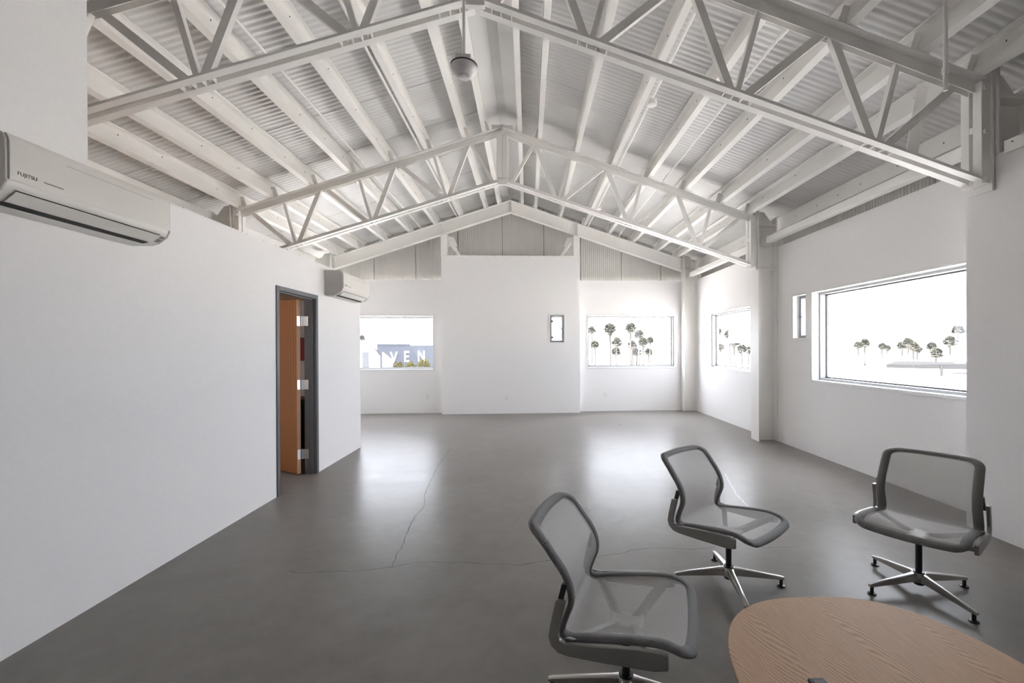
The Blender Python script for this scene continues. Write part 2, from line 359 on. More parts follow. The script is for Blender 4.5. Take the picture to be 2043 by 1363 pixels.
# siding panels above the walls: ribbed sheets about a metre wide
def siding(parent, axis, c, a0, a1, zb, zt, into):
    P = (lambda cc, a, z: (cc, a, z)) if axis == 'x' else (lambda cc, a, z: (a, cc, z))
    n = 20; vs = []; fs = []; k = 0
    g = 0.006; a = [(a0+g, 0)]
    for i in range(n):
        q = a0+g+(a1-a0-2*g)*(i+0.5)/n; h = (a1-a0)/n*0.18
        a += [(q-h*1.5, 0), (q-h, 1), (q+h, 1), (q+h*1.5, 0)]
    a.append((a1-g, 0))
    if callable(zt) and a0 < RX < a1: a = sorted(a+[(RX, 0)])
    for i, (q, on_) in enumerate(a):
        d = -0.006*into*on_
        z1 = zt(q) if callable(zt) else zt
        vs += [P(c+d, q, zb), P(c+d, q, z1)]
        if i: fs.append((2*i-2, 2*i, 2*i+1, 2*i-1))
    e = len(vs); z0, z1 = (zt(a0) if callable(zt) else zt), (zt(a1) if callable(zt) else zt)
    vs += [P(c, a0+g, zb), P(c+0.04*into, a0+g, zb), P(c+0.04*into, a0+g, z0), P(c, a0+g, z0)]
    vs += [P(c, a1-g, zb), P(c+0.04*into, a1-g, zb), P(c+0.04*into, a1-g, z1), P(c, a1-g, z1)]
    fs += [(e, e+1, e+2, e+3), (e+4, e+5, e+6, e+7), (e+1, e+5, e+6, e+2)]
    obj('siding_panel', MB().add(vs, fs), SIDING, parent)
sf = struct(obj('wall_far_upper', MB().prism([(XLo-0.3, 2.9), (XR+0.3, 2.9), (XR+0.3, deck(XR+0.3)+0.02), (RX, deck(RX)+0.02), (XLo-0.3, deck(XLo-0.3)+0.02)],
     lambda x, z: (x, 10.765, z), lambda x, z: (x, 10.80, z)), GASKET))
x = -5.02
edges = [-5.02, -4.62, -3.62, -2.65, -1.66, -0.60, 0.40, 1.29, 2.29, 3.26, 4.26]
for a, b in zip(edges, edges[1:]):
    siding(sf, 'y', 10.72, a, b, 2.95, lambda q: deck(q), 1)
for nm, xx, into in (('wall_right_upper', 4.22, 1), ('wall_left_upper', -4.98, -1)):
    sp = struct(obj(nm, MB().box((min(xx+0.045*into, xx+0.08*into), YB, 2.95), (max(xx+0.045*into, xx+0.08*into), 10.78, deck(xx)-0.02)), GASKET))
    ys = [-3.9+0.92*k for k in range(17)]; ys = [y for y in ys if y < 10.6]+[10.72]
    for a, b in zip(ys, ys[1:]): siding(sp, 'x', xx, a, b, 2.95, deck(xx)-0.01, into)

# ------------------------------------------------------------------ roof deck: corrugated panels, each its own part
roof = struct(obj('ceiling', MB().prism([(-5.3, 0), (RX, 0), (4.54, 0), (4.54, 1), (RX, 1), (-5.3, 1)],
      lambda x, k: (x, YB-0.25, deck(x)+0.05+0.06*k), lambda x, k: (x, 10.85, deck(x)+0.05+0.06*k)), SIDING))
PIT = 0.0675
def roof_panel(sgn, y0, y1):
    n = int((y1-y0)/PIT); prof = []
    jg = 0.003 if sgn > 0 else 0.008
    prof.append((y0+jg, 0.03)); prof.append((y0+jg, 0))
    for i in range(n):
        b = y0+jg+(y1-y0-2*jg)*i/n; p = (y1-y0-2*jg)/n
        for f_, h in ((0.08, 0), (0.28, 0.0010), (0.5, 0.0054), (0.7, 0.0060), (0.9, 0.0018)): prof.append((b+p*f_, h))
    prof.append((y1-jg, 0)); prof.append((y1-jg, 0.03))
    xa, xb = RX+0.0*sgn, (4.5 if sgn > 0 else -5.26)
    mb = MB(); vs = []; fs = []
    for i, (y, h) in enumerate(prof):
        vs += [(xa, y, deck(xa)+h), (xb, y, deck(xb)+h)]
        if i: fs.append((2*i-2, 2*i, 2*i+1, 2*i-1))
    o = obj('roof_panel', mb.add(vs, fs), DECK, roof, recalc=False)
    me = o.data; me.polygons.foreach_set('use_smooth', [True]*len(me.polygons))
yj = [-4.1+0.995*k+0.06 for k in range(16)]
yj = [y-0.37+0.04 for y in yj if y < 11.2]
yj = [5.65+0.99*k for k in range(-9, 6)]
yj = [-4.1]+[y for y in yj if -4.0 < y < 10.6]+[10.82]
for a, b in zip(yj, yj[1:]):
    roof_panel(1, a, b); roof_panel(-1, a, b)
# ridge cap strip seen between the two purlins at the ridge
mb = MB().prism([(-0.236, -0.008), (-0.06, -0.004), (0.06, -0.004), (0.236, -0.008), (0.236, 0.0), (0.06, 0.003), (-0.06, 0.003), (-0.236, 0.0)], lambda d, h: (RX+d, YB, deck(RX+d)-0.012+h), lambda d, h: (RX+d, 10.7, deck(RX+d)-0.012+h))
obj('ridge_flashing', mb, DECK, roof)

# ------------------------------------------------------------------ steel frame
NUM = ['nearest the ridge', 'second from the ridge', 'third from the ridge', 'fourth from the ridge', 'fifth from the ridge', 'sixth from the ridge', 'seventh from the ridge', 'last before the eave']
OFF = [0.24, 0.55, 1.12, 1.69, 2.26, 2.83, 3.41, 3.87]
ca, sa = math.cos(math.atan(SL)), math.sin(math.atan(SL))
def roofpt(sgn, d, along, h):       # offset d from the ridge, then 'along' downslope and 'h' normal to the slope
    x = RX+sgn*d; z = ztop(x)
    return x+sgn*(along*ca+h*sa), z-along*sa+h*ca
PD = DZ*ca-0.006
for sgn, side in ((-1, 'door-side'), (1, 'window-side')):
    for i, d in enumerate(OFF):
        tk = 0.006; fwid = 0.065
        prof = [(fwid, 0), (0, 0), (0, PD-tk), (-fwid, PD-tk), (-fwid, PD-0.02), (-fwid-tk*0, PD), (tk, PD), (tk, tk), (fwid-tk, tk), (fwid-tk, 0.02), (fwid, 0.02)]
        prof = [(fwid, 0.001), (0, 0.001), (0, PD-tk), (-fwid+tk, PD-tk), (-fwid+tk, PD-0.022), (-fwid, PD-0.022), (-fwid, PD), (tk, PD), (tk, tk), (fwid-tk, tk), (fwid-tk, 0.022), (fwid, 0.022)]
        ys = 2.72 if (sgn < 0 and d > 2.0) else YB+0.02
        f0 = lambda a, h: (lambda q: (q[0], ys, q[1]))(roofpt(sgn, d, a, h)); f1 = lambda a, h: (lambda q: (q[0], 10.70, q[1]))(roofpt(sgn, d, a, h))
        pu = obj('roof_purlin', MB().prism(prof, f0, f1), STEEL)
        tag(pu, 'white Z-shaped steel purlin under the %s roof slope, %s' % (side, NUM[i]), 'purlin', 'roof purlins', 'thing')
        for yt in (T1, T2, T3):
            if yt < ys: continue
            cb = MB()
            q = [roofpt(sgn, d, a, h) for a, h in ((-0.009, 0.002), (-0.001, 0.002), (-0.001, PD*0.86), (-0.009, PD*0.86))]
            cb.loft([[(x, yt-0.055, z) for x, z in q], [(x, yt+0.055, z) for x, z in q]])
            obj('cleat', cb, STEEL, pu); cb = MB()
            q = [roofpt(sgn, d, a, h) for a, h in ((-0.055, 0.002), (-0.010, 0.002), (-0.010, PD*0.86), (-0.055, PD*0.8))]
            cb.loft([[(x, yt-0.062, z) for x, z in q], [(x, yt-0.056, z) for x, z in q]])
            obj('cleat', cb, STEEL, pu)
        bo = MB()
        rnd = random.Random(i*7+sgn); k = ys+0.4
        while k < 10.2:
            x, z = roofpt(sgn, d, -0.003, PD*rnd.uniform(0.45, 0.8)); bo.box((x-0.003, k-0.002, z-0.007), (x+0.003, k+0.002, z+0.007)); k += rnd.uniform(0.5, 0.95)
        obj('screw_tip', bo, GASKET, pu)['kind'] = 'stuff'

def angle_pair(mb, ends, legv, legh, gap, yc, up_leg):
    """double angles along a line; ends = two (x,z) of the heel edge; up_leg True: legs rise from heel; False: hang"""
    (xa, za), (xb, zb) = ends; s = 1 if up_leg else -1; t = 0.007
    for ys in (-1, 1):
        prof = [(gap/2, 0), (gap/2+legh, 0), (gap/2+legh, s*t), (gap/2+t, s*t), (gap/2+t, s*legv), (gap/2, s*legv)]
        mb.loft([[(xa, yc+ys*p, za+h) for p, h in prof], [(xb, yc+ys*p, zb+h) for p, h in prof]])
TT = [0.49, 1.62, 2.74, 3.84]; LL = [0.14, 0.86, 1.99, 3.12]; MM = [1.06, 2.19, 3.31]
def lowz(d): return 4.075-0.325*d
def make_truss(yc, label):
    root = empty('roof_truss', (RX, yc, lowz(0))); tag(root, label, 'truss', 'roof trusses', 'thing')
    def part(name, mb, m=STEEL, **k):
        mb.v = [(v[0]-RX, v[1]-yc, v[2]-lowz(0)) for v in mb.v]; return obj(name, mb, m, root, **k)
    G = 0.05
    for s in (-1, 1):
        X = lambda d: RX+s*d
        mb = MB(); angle_pair(mb, [(X(0.01), RZ-0.003), (X(3.985), RZ-0.003-3.985*SL)], 0.095, 0.075, G, yc, False); part('top_chord', mb)
        mb = MB(); angle_pair(mb, [(X(0.01), lowz(0.01)), (X(3.93), lowz(3.93))], 0.066, 0.062, G, yc, True); bc = part('bottom_chord', mb)
        sp = MB()
        for L in LL:
            for e in (-0.09, -0.02, 0.05, 0.13):
                d = L+e
                if d > 0.03: sp.box((X(d)-0.004, yc-G/2, lowz(d)-0.002), (X(d)+0.004, yc+G/2, lowz(d)+0.03))
        sp.v = [(v[0]-RX, v[1]-yc, v[2]-lowz(0)) for v in sp.v]; obj('spacer', sp, STEEL, bc)['kind'] = 'stuff'
        Tz = lambda d: RZ-d*SL-0.06; Lz = lambda d: lowz(d)+0.03
        web = [((LL[0], Lz), (TT[0], Tz), 0.05)]
        for i in range(3):
            web += [((TT[i]+0.03, Tz), (LL[i+1]-0.03, Lz), 0.06), ((LL[i+1]+0.012, Lz), (MM[i], Tz), 0.042), ((LL[i+1]+0.07, Lz), (TT[i+1]-0.04, Tz), 0.062)]
        for (d0, f0), (d1, f1), wd in web:
            part('web_member', MB().bar((X(d0), yc, f0(d0)), (X(d1), yc, f1(d1)), wd, G-0.004, (0, 1, 0)))
        # end post, two channels with a slot, and end plate on the column flange
        zt, zb = RZ-3.95*SL-0.02, lowz(3.95)-0.02
        mb = MB()
        for ys in (-1, 1):
            a, b = sorted((yc+ys*0.014, yc+ys*0.085)); x0, x1 = sorted((X(3.925), X(3.995)))
            mb.box((x0, a, zb), (x1, b, zt))
        x0, x1 = sorted((X(3.925), X(3.995)))
        for zz in (zb, (zb+zt)/2+0.02, zt-0.05): mb.box((x0, yc-0.014, zz), (x1, yc+0.014, zz+0.05))
        part('end_post', mb, bevel=0.004)
        x0, x1 = sorted((X(3.996), X(4.012))); part('end_plate', MB().box((x0, yc-0.10, zb-0.06), (x1, yc+0.10, zt+0.08)), bevel=0.002)
        for zz in (zb+0.035, (zb+zt)/2, zt-0.06):
            bl = MB(); x = X(3.95); bl.lathe([(0.017, -0.012), (0.017, 0.006)], (0, 0, 0), 6); n = 12
            bl.v[-n:] = [(x+v[0], yc-0.085-0.004+v[2]*1.0, zz+v[1]) for v in bl.v[-n:]]
            part('bolt', bl)
        # king post halves
        x0, x1 = sorted((X(0.002), X(0.085))); part('king_post', MB().box((x0, yc-0.075, lowz(0)+0.05), (x1, yc+0.075, RZ-0.12)), bevel=0.003)
    part('splice_plate', MB().box((RX-0.07, yc-0.09, lowz(0)-0.06), (RX+0.075, yc-0.045, lowz(0)+0.03)), bevel=0.003)
    part('splice_plate', MB().box((RX-0.012, yc-0.1, RZ-0.12), (RX+0.012, yc+0.1, RZ+0.03)))
    part('ridge_seat', MB().box((RX-0.16, yc-0.05, RZ-0.035), (RX+0.16, yc+0.05, RZ+0.04)))
    return root
make_truss(T1, 'white steel roof truss nearer the chairs, crossing above the near air conditioner')
make_truss(T2, 'white steel roof truss further back, bolted to the free-standing column')

def ibeam(mb, p0, p1, depth, wid, tf, tw):
    """p0,p1 centre of top flange top (x,y,z) in a frame plane y=const"""
    p0, p1 = Vector(p0), Vector(p1); prof = [(-wid/2, 0), (wid/2, 0), (wid/2, -tf), (tw/2, -tf), (tw/2, -depth+tf), (wid/2, -depth+tf), (wid/2, -depth), (-wid/2, -depth), (-wid/2, -depth+tf), (-tw/2, -depth+tf), (-tw/2, -tf), (-wid/2, -tf)]
    mb.loft([[p0+Vector((0, a, b)) for a, b in prof], [p1+Vector((0, a, b)) for a, b in prof]])
rf = empty('gable_rafter', (RX, T3, RZ)); tag(rf, 'white steel I-beam rafter of the far gable, bent at the ridge', 'beam', None, 'thing')
for s in (-1, 1):
    mb = MB(); ibeam(mb, (0, 0, -0.012), (s*4.01, 0, -0.012-4.01*SL), 0.275, 0.15, 0.012, 0.01); obj('beam_half', mb, STEEL, rf)
    for d in (1.52+0.03, 0.012, 3.95):
        obj('stiffener', MB().box((s*d-0.005, -0.07, -0.285-d*SL+0.015), (s*d+0.005, 0.07, -0.025-d*SL)), STEEL, rf)
for s in (-1, 1): obj('hanger', MB().tube([(s*2.45, -0.07, -0.29-2.45*SL), (s*2.45, -0.07, -0.33-2.45*SL)], 0.008, 6), STEEL, rf)

def column(yc, s, z0, z1, label, stiff=(), group='steel columns', hau=True):
    """W-section; room-side flange faces the ridge; s=+1 window side, -1 door side"""
    fh = 0.112 if yc > 10 else 0.12
    X = lambda q: RX+s*(4.025+q); root = empty('steel_column', (X(0.16), yc, z0)); tag(root, label, 'column', group, 'thing')
    off = Vector(root.location)
    def part(name, mb, **k): mb.v = [tuple(Vector(v)-off) for v in mb.v]; return obj(name, mb, STEEL, root, **k)
    def bx(q0, q1, ya, yb, za, zb):
        a, b = sorted((X(q0), X(q1))); return MB().box((a, ya, za), (b, yb, zb))
    part('flange', bx(0, 0.014, yc-fh, yc+fh, z0, z1))
    part('flange', bx(0.300, 0.312, yc-fh, yc+fh, z0, z1-0.16))
    wb = MB(); poly = [(0.015, z0), (0.299, z0), (0.299, z1-0.18), (0.26, z1-0.20), (0.16, z1-0.06), (0.015, z1-0.05)]
    wb.prism([(q, z) for q, z in poly], lambda q, z: (X(q), yc-0.006, z), lambda q, z: (X(q), yc+0.006, z)); part('web', wb)
    for z in stiff: part('stiffener', bx(0.015, 0.299, yc-fh+0.005, yc+fh-0.005, z, z+0.012))
    return root
column(T2, 1, 0, 3.72, 'white steel column standing free between the two window-wall windows', (2.72, 3.42))
column(T3C, 1, 0, 3.70, 'white steel column in the far corner by the window wall', (3.35,))
column(T2, -1, 0, 3.72, 'white steel column top showing above the door partition', (2.72, 3.42))
column(T3C, -1, 0, 3.70, 'white steel column end beside the far air conditioner', (3.35,))
column(T1, 1, 2.995, 3.72, 'white steel column top above the near projecting wall', (3.42,))
# gable posts standing on the projecting far wall, each with a raking pipe brace
for s, word in ((-1, 'nearer the door'), (1, 'nearer the window wall')):
    x = RX+s*1.515; zt = RZ-0.315-1.515*SL
    g = obj('gable_post', MB().box((x-0.068, T3-0.10, 3.608), (x+0.068, T3+0.06, zt-0.012)).box((x-0.08, T3-0.1, zt-0.012), (x+0.08, T3+0.06, zt-0.002)), STEEL, bevel=0.004)
    tag(g, 'white steel post above the projecting far wall, %s' % word, 'post', 'gable posts', 'thing')
    xi = x-s*0.075; br = empty('pipe_brace', (xi, T3, 3.608)); tag(br, 'white pipe brace with gusset plate beside the gable post %s' % word, 'brace', 'gable braces', 'thing')
    o = Vector(br.location)
    pl = [(0, 0.46), (-s*0.13, 0.44), (-s*0.22, 0.24), (-s*0.12, 0.20), (0, 0.22)]
    obj('gusset', MB().prism(pl, lambda a, z: (a, -0.012, z), lambda a, z: (a, 0.004, z)), STEEL, br)
    obj('sleeve', MB().tube([(-s*0.06, -0.03, 0.33), (-s*0.185, -0.03, 0.13)], 0.046, 12), STEEL, br, smooth=True)
    obj('pipe', MB().tube([(-s*0.17, -0.03, 0.16), (-s*0.27, -0.03, 0.002)], 0.036, 12), STEEL, br, smooth=True)

# eaves: channel along the wall head and a square strut between the columns
for s, word in ((1, 'window wall'), (-1, 'door-side outer wall')):
    x = RX+s*4.50; prof = [(0, 0), (0.06, 0), (0.06, 0.008), (0.008, 0.008), (0.008, 0.182), (0.06, 0.176), (0.06, 0.184), (0, 0.206)]
    ys = YB+0.05 if s > 0 else 2.75
    ec = obj('eave_channel', MB().prism([(a, z) for a, z in prof], lambda a, z: (x+s*a, ys, 3.412+z), lambda a, z: (x+s*a, 10.62, 3.412+z)), STEEL)
    tag(ec, 'white steel channel running along the eave above the %s' % word, 'beam', 'eave channels', 'thing')
    bo = MB(); k = ys+0.3; rnd = random.Random(3+s)
    while k < 10.2: bo.box((x-s*0.004-0.003, k-0.002, 3.50), (x-s*0.004+0.003, k+0.002, 3.515)); k += rnd.uniform(0.35, 0.6)
    obj('screw_tip', bo, GASKET, ec)['kind'] = 'stuff'
    for ya, yb, wd in ((T1+0.01, T2-0.01, 'near bay'), (T2+0.01, T3C-0.01, 'far bay')):
        xx = RX+s*4.19
        e = obj('eave_strut', MB().bar((xx, ya+0.12, 3.185), (xx, yb-0.13, 3.185), 0.10, 0.10, (1, 0, 0)), STEEL, bevel=0.012)
        tag(e, 'white square steel strut along the eave of the %s, %s' % (word, wd), 'strut', 'eave struts', 'thing')
        for bx_ in (MB().box((xx-0.065, ya+0.0, 3.12), (xx+0.065, ya+0.075, 3.25)), MB().box((xx-0.065, yb-0.085, 3.12), (xx+0.065, yb-0.01, 3.25))): obj('clevis', bx_, STEEL, e, bevel=0.006)

# tie rods parallel to the purlins, conduits, hanging parts
for s, d, word in ((1, 2.52, 'window-side'), (-1, 2.06, 'door-side')):
    for ya, yb, wd in ((T1, T2, 'between the two trusses'), (T2, T3, 'beyond the further truss')):
        x = RX+s*d; z = ztop(x)+0.05
        t = obj('tie_rod', MB().tube([(x, ya+0.02, z-0.03), (x, ya+0.22, z), (x, yb-0.22, z), (x, yb-0.02, z-0.03)], 0.012, 8), STEEL, smooth=True)
        tag(t, 'thin white tie rod under the %s roof slope %s' % (word, wd), 'rod', 'tie rods', 'thing')
        obj('turnbuckle', MB().tube([(x, ya+0.10, z-0.015), (x, ya+0.30, z)], 0.02, 8), STEEL, t); obj('turnbuckle', MB().tube([(x, yb-0.30, z), (x, yb-0.10, z-0.015)], 0.02, 8), STEEL, t)
for s, d, word in ((1, 1.69, 'window-side'), (-1, 1.12, 'door-side')):
    x, z = roofpt(s, d, 0.115, 0.03)
    c = obj('conduit', MB().tube([(x, YB+0.05, z), (x, 10.55, z)], 0.016, 8), STEEL, smooth=True)
    tag(c, 'thin white conduit fixed beside a purlin under the %s roof slope' % word, 'conduit', None, 'thing')
    for yy in ((5.05, 8.9) if s > 0 else (8.6,)):
        jb = MB(); jb.tube([(x, yy-0.07, z), (x, yy+0.07, z)], 0.026, 10); jb.lathe([(0.045, -0.055), (0.055, -0.05), (0.055, 0.0), (0.02, 0.02)], (x+s*0.015, yy, z), 16)
        obj('junction_box', jb, STEEL, c, smooth=True)
x, z = roofpt(-1, 0.24, 0.035, -0.001)
o = obj('ceiling_box', MB().lathe([(0.066, -0.03), (0.07, -0.024), (0.07, 0)], (x, 5.2, z), 24), OUTLET, smooth=True)
tag(o, 'round white cover on the purlin beside the ridge, behind the pendant', 'cover')
hd = MB()
for a in (0.5, 2.6, 4.7): hd.lathe([(0.006, -0.033), (0.006, -0.029)], (x+0.035*math.cos(a), 5.2+0.035*math.sin(a), z), 8)
obj('screw', hd, ALU, o)['kind'] = 'stuff'
pn = empty('pendant_lamp', (-0.45, 3.24, 3.49)); tag(pn, 'round white pendant lamp hanging on a rod in front of the near truss', 'lamp')
obj('rod', MB().tube([(0.0, 0, 0.10), (0.0, 0, 1.50)], 0.011, 10), STEEL, pn, smooth=True)
obj('mount_box', MB().box((-0.055, -0.055, 0.045), (0.055, 0.055, 0.105)), STEEL, pn, bevel=0.006)
obj('shade', MB().lathe([(0.092, 0.045), (0.098, 0.036), (0.098, 0.028), (0.085, 0.005), (0.060, -0.02), (0.052, -0.024)], (0, 0, 0), 40), mat('pendant_enamel', (0.74, 0.70, 0.695), 0.3), pn, smooth=True)
obj('diffuser', MB().lathe([(0.050, -0.020), (0.050, -0.030), (0.044, -0.034), (0.005, -0.035)], (0, 0, 0), 32), mat('pendant_lens', (0.66, 0.63, 0.62), 0.4), pn, smooth=True)
obj('rim', MB().lathe([(0.097, 0.046), (0.097, 0.052), (0.06, 0.056)], (0, 0, 0), 40), GASKET, pn, smooth=True)
hr = obj('hanger_rod', MB().tube([(2.868, 2.9, 3.25), (2.868, 2.9, deck(2.868)-0.002)], 0.013, 10), STEEL, smooth=True); tag(hr, 'thin white pipe hanging in front of the near truss by its bolted end', 'pipe', None, 'thing')
obj('coupling', MB().tube([(2.868, 2.9, 3.37), (2.868, 2.9, 3.41)], 0.020, 10), STEEL, hr, smooth=True)
kb = obj('kicker_brace', MB().bar((3.12, 3.46, 2.99), (3.28, 3.52, 3.66), 0.10, 0.008, (0, 1, 0)), STEEL); tag(kb, 'flat white steel brace crossing behind the end diagonal of the near truss', 'brace', None, 'thing')

# ------------------------------------------------------------------ windows
def window(n, axis, inner, out, a0, a1, z0, z1, depth, casing=True, small=False):
    """inner: wall face coordinate, out: +1/-1 direction to the outside"""
    P = (lambda c, a, z: (c, a, z)) if axis == 'x' else (lambda c, a, z: (a, c, z))
    root = empty('window_%d' % n, P(inner, (a0+a1)/2, z0)); struct(root); off = Vector(root.location)
    def part(name, boxes, m, bevel=0.0):
        mb = MB()
        for (c0, c1, p, q, r, s) in boxes:
            A, B = Vector(P(c0, p, r))-off, Vector(P(c1, q, s))-off
            mb.box([min(a, b) for a, b in zip(A, B)], [max(a, b) for a, b in zip(A, B)])
        return obj(name, mb, m, root, bevel=bevel)
    def ring(c0, c1, i0, i1):         # frame between inset i0 and i1
        return [(c0, c1, a0+i0, a1-i0, z0+i0, z0+i1), (c0, c1, a0+i0, a1-i0, z1-i1, z1-i0), (c0, c1, a0+i0, a0+i1, z0+i1, z1-i1), (c0, c1, a1-i1, a1-i0, z0+i1, z1-i1)]
    c = inner
    if casing:
        part('casing', ring(c-out*0.014, c+out*0.0, -0.016, -0.0005), CASING, 0.002)
        part('casing_bead', ring(c-out*0.012, c+out*0.05, 0.0005, 0.016), CASING)
    f = 0.045 if not small else 0.05
    part('frame', ring(c+out*(depth-0.10), c+out*(depth+0.04), 0.001, f), ALU, 0.003)
    part('frame_bead', ring(c+out*(depth-0.112), c+out*(depth-0.10), 0.001, 0.018), CASING)
    part('gasket', ring(c+out*(depth-0.02), c+out*(depth+0.012), f, f+0.014), GASKET)
    part('pane', [(c+out*(depth-0.003), c+out*(depth+0.003), a0+f, a1-f, z0+f, z1-f)], GLASS)
    part('sill', [(c+out*0.051, c+out*(depth-0.101), a0+0.001, a1-0.001, z0, z0+0.012)], CASING, 0.003)
    if small:
        hb = []
        for zz in (z0+0.13, z1-0.16): hb.append((c+out*(depth-0.115), c+out*(depth-0.101), a0+f-0.02, a0+f+0.045, zz-0.03, zz+0.03))
        for h_ in hb: part('hinge', [h_], ALU, 0.004)
        part('latch', [(c+out*(depth-0.12), c+out*(depth-0.101), a1-f-0.05, a1-f+0.025, (z0+z1)/2-0.012, (z0+z1)/2+0.012)], ALU, 0.004)
    return root
window(1, 'y', YF, 1, *W_FL, 0.19)
window(2, 'y', YF, 1, *W_FR, 0.19)
window(3, 'y', 10.16, 1, *W_FS, 0.14, small=True)
window(4, 'x', XR, 1, *W_MIDR, 0.19)
window(5, 'x', XR, 1, *W_SLIT, 0.19, small=True)
window(6, 'x', XR, 1, *W_BIGR, 0.19)
window(7, 'x', XLo, -1, *W_OFF_ADDED, 0.19)  # the added office window, out of view
struct(obj('trim_3', MB().box((XR-0.014, 6.006, 1.60), (XR-0.0005, 6.074, 2.281)), CASING))
for (axis, pos, out, h) in (('y', YF+0.28, 1, W_FL), ('y', YF+0.28, 1, W_FR), ('y', YF+0.28, 1, W_FS), ('x', XR+0.28, 1, W_MIDR), ('x', XR+0.28, 1, W_SLIT), ('x', XR+0.28, 1, W_BIGR), ('x', XLo-0.28, -1, W_OFF_ADDED)):
    a, z = (h[0]+h[1])/2, (h[2]+h[3])/2
    portal((pos, a, z) if axis == 'x' else (a, pos, z), (-out, 0, 0) if axis == 'x' else (0, -out, 0), h[1]-h[0], h[3]-h[2])

# ------------------------------------------------------------------ door in the partition
dr = struct(empty('door_1', (XL, 5.065, 0)))
def dpart(name, mb, m, parent=None, **k):
    o = Vector(dr.location); mb.v = [tuple(Vector(v)-o) for v in mb.v]; return obj(name, mb, m, parent or dr, **k)
fr = MB(); ya, yb, zt = 4.621, 5.509, 2.144; j = 0.048
for x0, x1, jj in ((XL-0.132, XL+0.012, j), (XL-0.06, XL-0.025, j+0.014)):
    fr.box((x0, ya, 0), (x1, ya+jj, zt)).box((x0, yb-jj, 0), (x1, yb, zt)).box((x0, ya+jj, zt-jj), (x1, yb-jj, zt))
dpart('door_frame', fr, FRAMEP, bevel=0.003)
H0 = Vector((XL-0.172, yb-j-0.008, 0)); ang = math.radians(149)       # hinge line and swing of the leaf
e1 = Vector((math.cos(ang), math.sin(ang), 0)); e2 = Vector((e1.y, -e1.x, 0))
def leaf(a0, a1, b0, b1, z0, z1):
    q = [H0+e1*a0+e2*b0, H0+e1*a1+e2*b0, H0+e1*a1+e2*b1, H0+e1*a0+e2*b1]
    return MB().loft([[p+Vector((0, 0, z0)) for p in q], [p+Vector((0, 0, z1)) for p in q]])
e2 = -e2 if e2.y > 0 else e2
lf = dpart('door_leaf', leaf(0.008, 0.80, 0.002, 0.044, 0.012, 2.085), DOORW)
dpart('door_edge', leaf(0.0, 0.0075, 0.002, 0.044, 0.012, 2.085), DOOREDGE, bevel=0.001)
for z in (0.24, 1.07, 1.83):
    h = leaf(-0.002, -0.0005, 0.003, 0.042, z-0.057, z+0.057)
    hk = dpart('hinge', h, STAINLESS)
    kn = MB().tube([H0+Vector((0.012, -0.002, z-0.06)), H0+Vector((0.012, -0.002, z+0.06))], 0.007, 10)
    kn.box((XL-0.156, yb-j-0.0025, z-0.057), (XL-0.085, yb-j-0.0003, z+0.057)); dpart('hinge', kn, STAINLESS, smooth=True)
# office behind the partition: plywood lid and what shows through the gap
struct(obj('ceiling_office', MB().box((XLo+0.001, 2.711, 2.21), (XL-0.132, 6.754, 2.26)), PLYWOOD))

